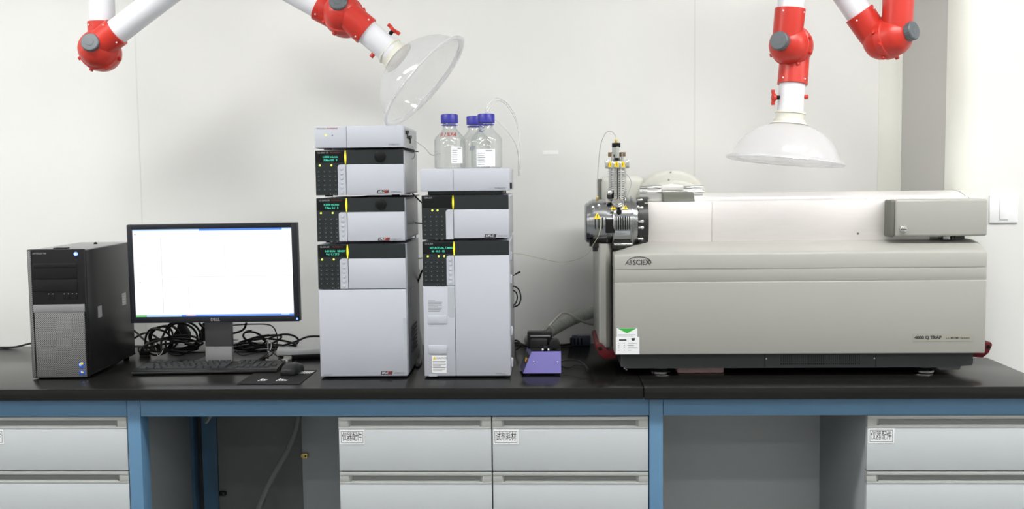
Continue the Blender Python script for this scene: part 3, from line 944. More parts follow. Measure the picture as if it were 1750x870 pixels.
def header(r, W, h, title, sub, leds, lines, keys=True, knob=False, strip=38, yel=52, hh=76, band=24, red=True, buttons=True):
    """the control panel in the upper hh units of a module of height h (front plane y = 0)"""
    def Z(p):
        return h - p * S
    def Xp(p):
        return p * S
    mb = MB()
    # dark panel: left keypad and full-width band, one L-shaped plate
    c = .004
    mb.prism([(.0006, Z(hh)), (Xp(strip), Z(hh)), (Xp(strip), Z(band + 4)), (Xp(strip) + .003, Z(band + 1)), (Xp(strip) + c + .003, Z(band)), (W - .0008, Z(band)), (W - .0008, Z(0)), (.0006, Z(0))], -.001, .014, .0008, 1, mi=0)
    mb.box(Xp(1.5), Xp(yel - 2), -.0016, .001, Z(21), Z(1.5), .0004, 1, mi=1)
    mb.text(title, Xp(5), Z(5), .0062, -.0018, 2, bold=.012, sx=.92)
    if sub:
        mb.text(sub, Xp(26), Z(5), .0058, -.0018, 3, sx=.85)
    cp = mb.build('control_panel', ['lcdark', 'lcblack', 'keymark', 'dimred'], r)
    if lines:
        d = MB()
        d.text(lines[0], Xp(13), Z(12.5), .0078, -.0019, 0, bold=.015, sx=.95)
        d.text(lines[1], Xp(15), Z(18), .0078, -.0019, 0, bold=.015, sx=.95)
        d.build('display', 'lcd', cp, label='glowing green display text')
    for lx in leds:
        MB().rcyl((Xp(lx), .001, Z(25.3)), (Xp(lx), -.0026, Z(25.3)), .0028, .0006, 12).build('indicator_light', 'ledyel', cp, label='glowing yellow green lamp')
    if keys:
        for row in range(6):
            for c4 in range(4):
                if row == 5 and c4 < 2:
                    continue
                loc = (Xp(6 + c4 * 9.6), 0, Z(36 + row * 7.6))
                if 'k' not in KEYDEF:
                    k = MB().box(-.0052, .0052, -.0022, .001, -.0042, .0042, .0008, 1, mi=0).box(-.0013, .0013, -.0025, -.002, -.0013, .0013, mi=1)
                    o = k.build('key', ['key', 'keydot'], cp)
                    o.location = loc
                    KEYDEF['k'] = o
                else:
                    copy_part(KEYDEF['k'], cp, loc)
    # light column with buttons
    bs = MB().prism([(Xp(strip) + .0004, Z(hh)), (Xp(yel), Z(hh)), (Xp(yel), Z(band) - .0004), (Xp(strip + 4), Z(band) - .0004), (Xp(strip + 1.2), Z(band + 1.4)), (Xp(strip) + .0004, Z(band + 4.2))], -.0014, .013, .0006, 1).build('button_column', 'lc', r)
    if buttons:
        for i in range(6):
            loc = (Xp((strip + yel) / 2), 0, Z(band + 7 + i * 8))
            if 'b' not in KEYDEF:
                o = MB().rcyl((0, .001, 0), (0, -.0034, 0), .0046, .0012, 16).cyl((0, 0, 0), (0, -.0017, 0), .0054, mi=1).build('button', ['lc', 'lchandle'], bs)
                o.location = loc
                KEYDEF['b'] = o
            else:
                copy_part(KEYDEF['b'], bs, loc)
    # lens-shaped yellow lamp
    n = 9
    poly = [(Xp(yel) + 0.0027 * math.sin(PI * (.08 + .84 * i / n)), Z(band * (1 - i / n))) for i in range(n + 1)]
    poly += [(Xp(yel) - 0.0027 * math.sin(PI * (.08 + .84 * i / n)), Z(band * (1 - i / n))) for i in range(n, -1, -1)]
    MB().prism(poly, -.0034, .0, .0003, 1).build('status_light', 'yellow', r, label='lens-shaped yellow status lamp')
    if knob:
        MB().rcyl((Xp(111), .001, Z(11.5)), (Xp(111), -.004, Z(11.5)), .0160, .0015, 28).rcyl((Xp(111), -.003, Z(11.5)), (Xp(111), -.0056, Z(11.5)), .0125, .0012, 28).build('knob', 'lcblack', r)
    return Z, Xp


def badge(r, x, z, xr=True):
    """slanted black maker's badge with a small line of lettering after it"""
    mb = MB()
    w, hh = .033, .0095
    mb.prism([(x - .001, z), (x + w - .001, z), (x + w + .0015, z + hh), (x + .0015, z + hh)], -.0026, .001, mi=0)
    if xr:
        mb.prism([(x + w * .60, z + .0008), (x + w - .002, z + .0008), (x + w + .0004, z + hh - .0008), (x + w * .62, z + hh - .0008)], -.0029, 0, mi=3)
    mb.text('UFLC', x + .0025, z + .0022, .0078, -.0031, 2, shear=.3, bold=.02, sx=.95 if xr else 1.25)
    if xr:
        mb.text('XR', x + .0222, z + .0022, .0078, -.0032, 1, shear=.3, bold=.02)
    mb.text('SHIMADZU', x + w + .0055, z + .0022, .0062, -.0021, 4, bold=.01)
    mb.build('badge', ['ink', 'ink', 'paper', 'msred', 'greyink'], r)


def front_plate(r, x0, x1, z0, z1, m='lc', name='front_panel', rr=.002):
    return MB().box(x0, x1, -.0018, .013, z0, z1, rr).build(name, m, r)


X1, W1, R1 = -.6805, .2555, math.radians(1.0)
# degasser on top
r, h = lc_module('flat pale grey degasser unit on top of the first instrument stack', X1, W1, 253.5, 214, R1, title='')
front_plate(r, .0005, .0925, .0045, h - .0005)
front_plate(r, .0932, W1 - .0005, .0045, h - .0005)
mb = MB().text('DGU-20A', .0075, h - .0085, .0062, -.0021, 0).text('PROMINENCE', .037, h - .0085, .0058, -.0021, 1, sx=.85)
mb.text('SHIMADZU', W1 - .042, .0105, .0064, -.0021, 0, bold=.01)
mb.build('lettering', ['greyink', 'msred'], r)
MB().rcyl((.0335, 0, h - .026), (.0335, -.0034, h - .026), .0026, .0005, 12).build('indicator_light', 'ledyel', r, label='glowing yellow green lamp')
MB().rcyl((.0520, 0, h - .026), (.0520, -.0026, h - .026), .0017, .0004, 12).build('indicator_light', 'ink', r, label='unlit dark lamp')
for (y, z) in ((.055, h - .018), (.12, h - .03)):
    mb = MB().rcyl((W1, y, z), (W1 + .007, y, z), .006, .001, 12).box(W1 + .004, W1 + .008, y - .004, y + .004, z - .018, z, .001).rcyl((W1 + .002, y + .022, z + .002), (W1 + .008, y + .022, z + .002), .005, .001, 12)
    mb.build('tube_fitting', 'gundark', r)
# two pumps
for (pb, pt, lb, ln) in ((333.5, 255, 'pump module with dark keypad, second from the top of the first stack', ('1.0000 mL/min', 'P.Max 0.0   0')),
                         (412.5, 336, 'pump module with dark keypad, resting on the tall unit of the first stack', ('0.2000 mL/min', 'P.Max 0.0   0'))):
    r, h = lc_module(lb, X1, W1, pb, pt, R1)
    Z, Xp = header(r, W1, h, 'LC-20AD XR', 'PROMINENCE', (8, 28), ln, knob=True, hh=(pb - pt) - 2.6)
    front_plate(r, Xp(53), W1 - .0005, .0045, Z(24.3), rr=.0015)
    badge(r, Xp(105), Z(73.5))
    MB().box(.10, W1 + .01, .012, .30, h + .0003, h + .0025, .0005).build('top_strip', 'rubber', r)
# autosampler, tall
r, h = lc_module('tall pale grey autosampler at the bottom of the first instrument stack', X1, W1, 648, 415.5, R1, foot=.007)
Z, Xp = header(r, W1, h, 'SIL-20A XR', 'PROMINENCE', (8, 28), ('0.00 RUN   READY', 'Vol  0.1 27.0'), hh=76)
front_plate(r, Xp(53), W1 - .0005, Z(76), Z(24.3), rr=.0015)
d = front_plate(r, .0006, W1 - .0005, .008, Z(77.3), name='door')
MB().prism([(W1 - .010, Z(127)), (W1 - .0004, Z(127)), (W1 - .0004, Z(188)), (W1 - .006, Z(188)), (W1 - .010, Z(183))], -.0022, .002, .0005, 1).build('grip_recess', 'lchandle', d)
badge(r, Xp(105), Z(225))
MB().text('SHIMADZU', .010, .012, .005, -.0020).build('lettering', 'greyink', r)
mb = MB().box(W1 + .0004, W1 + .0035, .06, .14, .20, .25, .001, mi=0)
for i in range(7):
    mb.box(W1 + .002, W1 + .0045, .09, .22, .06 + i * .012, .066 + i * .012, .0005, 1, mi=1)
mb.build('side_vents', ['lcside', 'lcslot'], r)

X2, W2, R2 = -.3755, .2515, math.radians(0.2)
# solvent tray on top
r, h = lc_module('low pale grey solvent tray under the blue-capped bottles', X2, W2, 333, 288.5, R2, foot=.011, name='solvent_tray', D=.30)
for o in list(r.children):
    if o.name.startswith('case'):
        bpy.data.objects.remove(o)
mb = MB().box(-.002, W2 + .003, 0, .30, .0112, h, .003)
mb.build('case', 'lc', r)
MB().box(.018, W2 - .02, .008, .28, .001, .0113, .001).build('plinth', 'lcdark', r)
MB().box(.0925, .0932, -.0006, .001, .013, h - .002, mi=0).build('front_groove', 'lcslot', r)
MB().text('SHIMADZU', W2 - .040, .017, .0064, -.0008, 0, bold=.01).build('lettering', 'greyink', r)
MB().box(W2 + .003, W2 + .008, .02, .05, .016, .034, .002).build('side_clip', 'rubber', r)
TRAYZ = zz(333) + h
# controller
r, h = lc_module('system controller with dark keypad, between the solvent tray and the column oven', X2, W2, 409, 333.3, R2, name='controller_module')
Z, Xp = header(r, W2, h, 'CBM-20A', '', (18.5, 27.5), None, strip=41, yel=54, hh=75, buttons=False)
front_plate(r, Xp(55), W2 - .0005, .0045, Z(24.3), rr=.0015)
badge(r, Xp(107), Z(72), False)
# column oven
r, h = lc_module('tall pale grey column oven with door, below the system controller', X2, W2, 648, 411.5, R2, foot=.007, name='column_oven')
Z, Xp = header(r, W2, h, 'CTO-20A', '', (9.5, 28, 37.5), ('SET ACTUAL T.MAX', ' 40  40.0   85'), strip=41, yel=54.5, hh=76, keys=True)
mb = MB().box(.0006, Xp(54.4), -.0012, .013, .008, Z(76.8), .0015, mi=0)
mb.build('left_panel', 'lc', r)
lp = [o for o in r.children if o.name.startswith('left_panel')][-1]
MB().prism([(Xp(42.5), Z(78)), (Xp(54.2), Z(78)), (Xp(54.2), Z(130)), (Xp(46), Z(130)), (Xp(42.5), Z(126))], -.0018, .001, .0004, 1).build('grip_recess', 'lchandle', lp)
mb = MB()
for i, w in enumerate((12, 25, 24, 25, 18, 24, 22, 20)):
    mb.box(Xp(9), Xp(9 + w * .95), -.0016, 0, Z(102 + i * 2.6), Z(101 + i * 2.6))
mb.build('printed_notice', 'greyink', lp)
for p in (126, 178):
    MB().box(Xp(8), Xp(40), -.0036, .001, Z(p + 15), Z(p), .001).build('card_pocket', 'lc', lp)
mb = MB().box(Xp(13.5), Xp(38.5), -.0018, 0, Z(226), Z(196.5), mi=0)
mb.prism([(Xp(15), Z(202.5)), (Xp(20.5), Z(202.5)), (Xp(17.7), Z(197.5))], -.0022, -.001, mi=1)
mb.text('CAUTION', Xp(21.5), Z(202), .0072, -.0021, 2, bold=.01)
for i, w in enumerate((22, 20, 22, 14, 22, 21, 16)):
    mb.box(Xp(15), Xp(15 + w), -.0021, -.001, Z(206.8 + i * 2.7), Z(205.7 + i * 2.7), mi=2)
mb.build('caution_sticker', ['paper', 'warn', 'greyink'], lp, label='white caution sticker with yellow triangle')
MB().box(Xp(8), Xp(22), -.0020, 0, Z(232.5), Z(229), .0008).build('small_plate', 'lc', lp)
d = front_plate(r, Xp(55), W2 - .0005, .008, Z(24.3), name='door')
MB().text('SHIMADZU', W2 - .043, .013, .0056, -.0021).build('lettering', 'greyink', d)
mb = MB()
for p in (20, 60, 150, 205):
    mb.box(W2, W2 + .006, .02, .05, Z(p + 14), Z(p), .002)
mb.build('hinges', 'lc', r)

# ------------------------------------------------------------------ bottles
def bottle(cx, cy, label, writing):
    t = thing('reagent_bottle', label, 'bottle', (cx, cy, TRAYZ + .0004), 0, 'clear bottles on the solvent tray')
    R = .0460
    prof = [(0.0, .001), (.0, R - .006), (.003, R - .001), (.008, R), (.083, R), (.092, R - .003), (.104, R - .015), (.118, R - .026), (.126, .0195), (.130, .0185), (.150, .0185)]
    inner = [(z + .0016, max(rr - .0018, .001)) for z, rr in prof[1:]][::-1]
    inner[0] = (.150, .0167)
    mb = MB()
    mb.caps = False
    mb.lathe(prof + inner + [(.0016, .001)], (0, 0, 0), (0, 0, 1), 48)
    g = mb.build('glass_body', 'glass', t)
    # pouring ring and screw cap
    MB().lathe([(.126, .019), (.127, .0235), (.1295, .0235), (.1305, .019)], (0, 0, 0), (0, 0, 1), 40).build('pouring_ring', 'cap', t)
    MB().lathe([(.1335, .0238), (.1345, .0248), (.157, .0248), (.1595, .0232), (.1605, .018)], (0, 0, 0), (0, 0, 1), 72, ripple=.022, nr=36).build('screw_cap', 'cap', t, label='ribbed blue cap')
    # printed paper label bent round the glass
    th0, th1, z0, z1 = writing['label']
    mb = MB()

    def patch(a0, a1, zb, zt, rr, mi):
        n = 8
        V = []
        for i in range(n + 1):
            a = a0 + (a1 - a0) * i / n
            V += [(rr * math.sin(a), -rr * math.cos(a), zb), (rr * math.sin(a), -rr * math.cos(a), zt)]
        mb.add(V, [(2 * i, 2 * i + 2, 2 * i + 3, 2 * i + 1) for i in range(n)], mi)
    patch(th0, th1, z0, z1, R + .0005, 0)
    wd = th1 - th0
    for i in range(6):
        zl = z0 + (z1 - z0) * (.10 + .13 * i)
        patch(th0 + wd * .08, th0 + wd * (.44 + .04 * (i % 2)), zl, zl + .0017, R + .0009, 1)
    patch(th0 + wd * .5, th0 + wd * .85, z1 - .006, z1 - .0035, R + .0009, 1)
    mb.build('paper_label', ['paper', 'greyink'], t)
    if writing.get('text'):
        s, a, zc, hh, mm = writing['text']
        def wrap(p):
            rr = R + .0008
            zq = p.z
            for (q0, r0), (q1, r1) in zip(prof, prof[1:]):
                if q0 <= zq <= q1 and q1 > q0:
                    rr = r0 + (r1 - r0) * (zq - q0) / (q1 - q0) + .0012
            an = a + p.x / max(rr, .02)
            return Vector((rr * math.sin(an), -rr * math.cos(an), zq))
        MB().text(s, 0, zc, hh, 0, 0, 'CENTER', shear=.2, bold=.01, fn=wrap).build('handwriting', mm, t)
    return t


BY = 2.985
b1 = at(769, 260, BY)
bottle(b1.x, BY, 'clear bottle with red handwriting on its shoulder, on the solvent tray', dict(label=(.18, 1.0, .016, .064), text=('0.1%FA', -.05, .094, .017, 'redink')))
b2 = at(831.5, 260, BY + .005)
bottle(b2.x, BY + .005, 'clear bottle with a large white label, at the right front of the solvent tray', dict(label=(-.62, .62, .006, .056), text=('乙', -.50, .108, .018, 'blueink')))
b3 = at(812, 260, 3.09)
bottle(b3.x, 3.092, 'clear bottle standing behind the other two bottles', dict(label=(1.2, 2.2, .01, .055), text=('醇', -.12, .056, .016, 'blueink')))
for i, (pp, lb) in enumerate((([at(830, 196, BY), at(832, 182, BY), at(848, 168, 3.02), at(868, 178, 3.05), at(881, 200, 3.07), at(887, 235, 3.08), at(886, 275, 3.08), at(886, 300, 3.1)], 'clear tubing arching highest, from the right front bottle cap over the tray'),
                              ([at(832, 196, BY), at(836, 186, BY), at(852, 172, 3.04), at(870, 185, 3.08), at(884, 215, 3.1), at(889, 250, 3.1), at(889, 290, 3.1)], 'clear tubing just under the highest arch, from the right front bottle cap'),
                              ([at(835, 200, BY), at(850, 208, 3.02), at(870, 228, 3.05), at(884, 255, 3.08), at(888, 300, 3.1)], 'clear tubing sloping off the right front bottle'),
                              ([at(708, 240, 3.03), at(725, 252, 3.05), at(738, 265, 3.08), at(752, 262, 3.1)], 'clear tubing from the degasser side to the left bottle'))):
    cable('clear_tubing', lb, pp, .0016, 'tubclear', 'tubing', 'clear solvent tubing', 6)
cable('hanging_tube', 'pale thin tube curling down beside the top pump', [at(704, 250, 3.1), at(709, 258, 3.1), at(708, 268, 3.1), at(704, 272, 3.1)], .0014, 'hose', 'tubing')

# cables between and beside the stacks
cable('link_cable', 'black cable bridging the stacks at the height of the controller top', [at(703, 328, 3.16), at(708, 334, 3.14), at(716, 342, 3.1), at(726, 351, 3.08)], .0022)
cable('link_cable', 'short level black cable bridging the stacks at keypad height', [at(702, 380, 3.16), at(712, 381, 3.14), at(726, 382, 3.1)], .0020)
cable('link_cable', 'black cable bent between the stacks beside the column oven keypad', [at(704, 500, 3.2), at(712, 486, 3.2), at(717, 474, 3.2), at(722, 462, 3.18), at(730, 458, 3.2)], .0030)
cable('drain_tube', 'pale tube hanging between the two stacks', [at(716, 460, 3.25), at(713, 490, 3.25), at(714, 530, 3.25), at(716, 570, 3.25), at(715, 600, 3.25), on(712, 612) + Vector((0, .0, .003))], .0036, 'hose', 'tube')
cable('drain_tube', 'pale thin tube hanging beside the autosampler', [at(709, 395, 3.22), at(712, 420, 3.22), at(714, 440, 3.22), at(722, 441, 3.22)], .0018, 'hose', 'tube')
cable('grey_hose_loop', 'grey hose curling on the worktop between the stacks', floorz([at(714, 560, 3.30), at(718, 585, 3.26), at(719, 610, 3.2), at(717, 626, 3.12), at(714, 634, 3.08), at(713, 629, 3.16), at(706, 618, 3.28)], .007), .0065, 'hose', 'hose')
cable('side_cable', 'double loop of black cable beside the column oven', [at(868, 488, 3.12), at(884, 492, 3.12), at(890, 507, 3.12), at(886, 521, 3.12), at(872, 526, 3.12)], .0022)
cable('side_cable', 'inner loop of black cable beside the column oven', [at(868, 494, 3.13), at(880, 498, 3.13), at(884, 508, 3.13), at(880, 520, 3.13), at(870, 524, 3.13)], .0020)
mb = MB().tube([at(868, 473, 3.12), at(877, 471, 3.12), at(882, 468, 3.12)], .0014).tube([at(881, 468.5, 3.12), at(885, 466.5, 3.12), at(889, 464.5, 3.12)], .0026)
tag(mb.build('loose_plug', 'cable'), 'black cable end poking out beside the column oven', 'cable')
cable('capillary_tubing', 'thin yellowish capillary sagging across the wall to the metal source', [at(870, 432, 3.1), at(895, 435, 3.1), at(925, 442, 3.1), at(955, 447.5, 3.08), at(985, 444, 3.06), at(1005, 433, 3.03), at(1014, 418, 2.985), at(1024, 400, 2.955), at(1027, 380, 2.955), at(1026, 370, 2.962)], .0009, 'tubing', 'tubing')

# ------------------------------------------------------------------ violet syringe pump
u0, u1 = on(894, 643.5), on(959, 642.5)
sp = thing('syringe_pump', 'violet syringe pump with black clamp head between stack and grey instrument', 'pump', (u0.x, 2.935, TOPZ))
s = 1 / 588.0
w = u1.x - u0.x
hb = 40 * s
mb = MB()
x1 = 15 * s
f0 = [(0.0, 0, .008), (w, 0, .008), (w, 0, hb + .004), (x1, 0, hb + .004)]
dd = .10
V = f0 + [(-.012, dd, .008), (w - .004, dd, .008), (w - .004, dd, hb + .004), (x1 - .014, dd, hb + .004)]
mb.add(V, [(0, 1, 2, 3), (5, 4, 7, 6), (1, 5, 6, 2), (3, 2, 6, 7), (0, 4, 5, 1)], 0)
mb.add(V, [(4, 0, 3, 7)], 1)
mb.build('housing', ['purple', 'purpledk'], sp, smooth=25)
for x, y in ((.012, .012), (w - .012, .012), (.008, dd - .012), (w - .014, dd - .012)):
    MB().cyl((x, y, 0), (x, y, .009), .008).build('foot', 'rubber', sp)
MB().box(.002, w - .002, .004, dd - .004, .004, .009).build('base_plate', 'rubber', sp)


def sl(a, b, o=.0):     # point on the sloped side panel: a along depth, b up
    p0, p1, p2, p3 = (Vector(V[i]) for i in (0, 4, 7, 3))
    n = (p1 - p0).cross(p3 - p0).normalized()
    if n.x > 0:
        n = -n
    return (p0 * (1 - a) + p1 * a) * (1 - b) + (p3 * (1 - a) + p2 * a) * b + n * o


def slrect(a0, a1, b0, b1, o, mi):
    q = [sl(a0, b0, o), sl(a1, b0, o), sl(a1, b1, o), sl(a0, b1, o), sl(a0, b0, -.002), sl(a1, b0, -.002), sl(a1, b1, -.002), sl(a0, b1, -.002)]
    mb.add(q, [(0, 1, 2, 3), (0, 1, 5, 4), (1, 2, 6, 5), (2, 3, 7, 6), (3, 0, 4, 7)], mi)


mb = MB()
slrect(.14, .88, .36, .80, .0012, 0)
slrect(.2, .5, .45, .62, .0018, 1)
mb.build('control_panel', ['lcblack', 'orange'], sp)
mb = MB()
mb.box(7 * s, 50 * s, .052, .085, hb + .003, hb + .054, .003)
mb.box(12 * s, 47 * s, .049, .054, hb + .040, hb + .044, .001, mi=2)
mb.box(13 * s, 42 * s, .010, .052, hb + .003, hb + .037, .004)
mb.rcyl((54 * s, .004, hb + .021), (54 * s, .050, hb + .021), .0165, .003)
mb.box(14 * s, 65 * s, .004, .052, hb + .003, hb + .013, .002)
for x in (34, 44):
    mb.ball((x * s, .006, hb + .009), .0042, 1)
mb.box(34 * s, 44 * s, .004, .03, hb + .003, hb + .020, .002)
mb.build('clamp_head', ['black', 'chrome', 'silver'], sp, label='black clamp head with two bright screws')
for x in (21, 62):
    MB().ball((x * s - .004, 0.0, 24 * s), .0026, d=(0, 1, 0), sq=.6).build('screw', 'chrome', sp)
cable('pump_lead', 'upper black lead from the violet pump across the worktop', floorz([Vector((u1.x - .004, 2.99, TOPZ + .03)), at(968, 616, 2.99), at(985, 616, 2.98), at(998, 622, 2.95), at(1007, 633, 2.93)], .0018), .0018)
cable('pump_lead', 'lower black lead from the violet pump across the worktop', floorz([Vector((u1.x - .004, 3.0, TOPZ + .018)), at(970, 629, 2.98), at(985, 624, 2.98), at(998, 626, 2.95), at(1004, 635, 2.93)], .0018), .0018)
cable('mains_lead', 'black mains lead lying behind the violet pump', floorz([on(872, 590), on(885, 588), on(905, 594), on(940, 594), on(970, 591), on(985, 590)], .004), .004)
cable('mains_lead', 'short black lead looping beside the foot of the column oven', floorz([at(876, 583, 3.3), at(884, 582, 3.3), at(890, 590, 3.28), on(880, 600), on(868, 601)], .003), .003)
p = on(992, 590)
t = thing('mains_connector', 'dark blue mains connector lying beside the red handle', 'connector', (p.x, p.y, TOPZ))
MB().box(-.03, .035, -.02, .02, .0003, .034, .005).build('shell', 'navy', t)
mb = MB()
for i in range(4):
    mb.box(-.036 + i * .012, -.030 + i * .012, -.023, .0, .006, .028, .002)
mb.build('ribs', 'rubber', t)
MB().box(-.01, .035, -.017, .017, .034, .037, .001).build('label', 'greyink', t)

# corrugated hose running from behind the big instrument
hp = [at(1030, 528, 3.46), at(1010, 535, 3.45), at(985, 543, 3.41), at(958, 556, 3.34), at(930, 572, 3.30), on(905, 592) + Vector((0, .0, .022))]
tag(MB().tube(hp, lambda i, N: .0175 + (.0024 if (i // 2) % 2 else -.0018), 16, 26).build('corrugated_hose', 'hose'), 'grey corrugated hose running down behind the violet pump', 'hose')
cable('drain_hose', 'thin cream hose crossing over the corrugated hose', [at(1030, 556, 3.455), at(1010, 554, 3.44), at(990, 547, 3.365), at(975, 538, 3.33), at(962, 535, 3.31), at(950, 545, 3.29), at(935, 562, 3.27), on(920, 590) + Vector((0, 0, .004))], .0040, 'cream', 'hose')

# ------------------------------------------------------------------ the big instrument
BYF = 2.90
ms = thing('mass_spectrometer', 'large warm grey bench instrument with a steel upper panel at right', 'instrument', (.72, 3.15, TOPZ))


def B(name, mb, mats, parent=None, **k):
    return mb.build(name, mats, parent or ms, True, **k)


fx0, fx1 = at(1050.5, 520, BYF).x, at(1685, 520, BYF).x
fzb = at(1360, 605, BYF).z
fzt = at(1360, 429, BYF).z
zs1, zs2 = at(1360, 458.5, BYF).z, at(1360, 481, BYF).z
DY = 2.985
dz = at(1360, 411.5, DY).z
# chassis behind the covers, left flank visible
cxl = at(1024, 500, 2.985).x
mb = MB().prism([(cxl, 3.42), (cxl, 2.989), (cxl + .004, 2.985), (cxl + .020, 2.984), (cxl + .028, 2.990), (cxl + .037, 3.004), (cxl + .046, 3.03), (cxl + .12, 3.03), (cxl + .13, 2.987), (fx1 - .02, 2.987), (fx1 - .02, 3.42)], .925, dz - .004, plane='XY')
B('chassis', mb, 'ms')
mb = MB().prism([(cxl + .012, .926), (cxl + .05, .90), (fx1 - .06, .90), (fx1 - .03, .926)], 2.99, 3.40)
B('chassis_floor', mb, 'skirt')
# upper cover: rounded shoulder running back to the deck, cut lower at its left end
prof = [(BYF, zs1 + .0006), (BYF, fzt - .010), (BYF + .004, fzt - .003), (BYF + .012, fzt + .001), (DY - .02, dz - .004), (DY + .01, dz), (3.10, dz)]
low = [(BYF, zs1 + .0006), (BYF, fzt - .014), (BYF + .003, fzt - .008), (BYF + .010, fzt - .006), (DY - .02, fzt - .005), (DY + .01, fzt - .005), (3.10, fzt - .005)]
secs = [(fx0, low), (fx0 + .003, low), (at(1102, 413, DY).x, prof), (fx1 - .012, prof), (fx1, [(y, z - (.003 if i > 1 else 0)) for i, (y, z) in enumerate(prof)])]
V, Fc = [], []
n = len(prof)
for x, pr_ in secs:
    V += [(x, y, z) for y, z in pr_] + [(x, 3.10, zs1 + .0006)]
for i in range(len(secs) - 1):
    for j in range(n):
        a = i * (n + 1) + j
        Fc.append((a, a + 1, a + n + 2, a + n + 1))
    a = i * (n + 1)
    Fc.append((a + n, a, a + n + 1, a + 2 * n + 1))
Fc.append(tuple(range(n + 1)))
Fc.append(tuple((len(secs) - 1) * (n + 1) + j for j in range(n + 1))[::-1])
B('upper_cover', MB().add(V, Fc), 'ms', smooth=40)
uc = [o for o in ms.children if o.name.startswith('upper_cover')][0]
mb = MB().box(fx0, fx1, BYF, BYF + .09, zs2 + .0008, zs1 - .0006, .0012)
mb.box(fx0 + .004, fx1 - .004, BYF + .004, BYF + .06, zs1 - .004, zs1 + .004, mi=1)
mb.box(fx0 + .002, fx1 - .002, BYF + .0006, BYF + .06, zs2 - .003, zs2 + .004, mi=0)
mb.box(fx0, fx1, BYF - .0018, BYF + .09, fzb, zs2 + .0004, .0030, 3)
fp = B('front_panel', mb, ['ms', 'msgroove'])
# inner return of the front cover on the left
B('cover_return', MB().box(fx0 + .003, fx0 + .02, BYF + .02, 2.99, fzb + .004, fzt - .012, .003), 'ms')
# logo
lx, lz = at(1068, 452, BYF).x, at(1068, 452.5, BYF).z
mb = MB().text('AB', lx, lz, .0175, BYF - .0006, 0, shear=.25, sx=.9)
mb.text('SCIEX', lx + .0225, lz, .0205, BYF - .0006, 0, bold=.022, sx=.92)
arc = []
for i in range(13):
    th = math.radians(165 - i * 14.5)
    arc.append(Vector((lx + .040 + .034 * math.cos(th), BYF - .0006, lz + .006 + .0165 * math.sin(th) + (.0 if i < 8 else -.0))))
mb.tube(arc, lambda i, N: .0006 + .0011 * (i / N), 6, 2)
mb.build('logo', 'ink', uc, True)
# badge and stickers on the lower panel
p, q = at(1560, 570, BYF), at(1661, 584, BYF)
mb = MB().box(p.x, q.x, BYF - .0026, BYF - .0016, q.z + .002, p.z, mi=0)
mb.text('4000 Q TRAP', p.x + .004, p.z - .0155, .0125, BYF - .0028, 1, bold=.05, sx=1.05)
mb.text('LC/MS/MS System', p.x + .092, p.z - .0155, .0078, BYF - .0028, 1, sx=1.15, bold=.005)
mb.build('name_plate', ['plate', 'ink', 'greyink'], fp, True)
p, q = at(1054, 560.5, BYF), at(1089, 580, BYF)
mb = MB().box(p.x, q.x, BYF - .0024, BYF - .0014, q.z, p.z, mi=0)
mb.prism([(p.x + .002, p.z - .0008), (q.x - .002, p.z - .0008), ((p.x + q.x) / 2, p.z - .0155)], BYF - .0027, BYF - .002, mi=1)
for i in range(3):
    mb.box(p.x + .004, q.x - .006 - i * .004, BYF - .0027, BYF - .002, p.z - .0195 - i * .0042, p.z - .0185 - i * .0042, mi=2)
mb.build('green_sticker', ['paper', 'green', 'keymark'], fp, True, label='white sticker with a green triangle')
p, q = at(1052.5, 576, BYF), at(1092.5, 605, BYF)
mb = MB().box(p.x, q.x, BYF - .0032, BYF - .0020, fzb + .002, p.z, mi=0)
mb.box(p.x + .009, p.x + .030, BYF - .0036, BYF - .003, p.z - .0105, p.z - .0065, mi=1)
mb.prism([(p.x + .044, p.z - .003), (p.x + .055, p.z - .003), (p.x + .054, p.z - .009), (p.x + .0495, p.z - .0115), (p.x + .045, p.z - .009)], BYF - .0036, BYF - .003, mi=1)
for i in range(4):
    zl = p.z - .017 - i * .0068
    mb.box(p.x + .006, p.x + .010, BYF - .0036, BYF - .003, zl - .0014, zl, mi=2)
    mb.box(p.x + .022, p.x + .026, BYF - .0036, BYF - .003, zl - .0014, zl, mi=2)
    mb.box(p.x + .034, p.x + (.060, .052, .062, .044)[i], BYF - .0036, BYF - .003, zl - .0016, zl, mi=2)
mb.build('paper_sticker', ['paper', 'ink', 'greyink'], fp, True, label='white paper sticker with printed lines')

# base skirt, vents and feet
SY = 2.925
sk0, sk1 = at(1061, 617, SY).x, at(1663, 612, SY).x
sz0, sz1 = at(1360, 628, SY).z, fzb - .002
st1, st2 = at(1640, 620, SY).x, at(1648, 620, SY).x
pts = [(sk0, sz1), (sk0, sz0 + .004), (sk0 + .012, sz0 + .002), (sk0 + .014, sz0 - .001), (at(1600, 630, SY).x, sz0 - .001), (at(1606, 630, SY).x, sz0 - .008), (st1, sz0 - .008), (st1 + .004, sz0 + .002), (sk1 - .004, sz0 + .004), (sk1, sz0 + .010), (sk1, sz1)]
mb = MB().prism(pts, SY, 3.38)
B('base_skirt', mb, 'skirt')
bs = [o for o in ms.children if o.name.startswith('base_skirt')][0]
v0, v1 = at(1333, 612, SY).x, at(1470, 612, SY).x
mb = MB().box(v0 - .002, v1 + .002, SY - .0012, SY + .002, sz0 + .007, sz1 - .001, mi=0)
nv = 40
for i in range(nv):
    x = v0 + (v1 - v0) * (i + .5) / nv
    mb.box(x - .0013, x + .0013, SY - .0020, SY, sz0 + .009, sz0 + .0135, mi=1)
    mb.box(x - .0005, x + .0005, SY - .0016, SY, sz0 + .016, sz1 - .002, mi=1)
mb.build('vent_grille', ['skirt', 'rubber'], bs, True)
mb = MB()
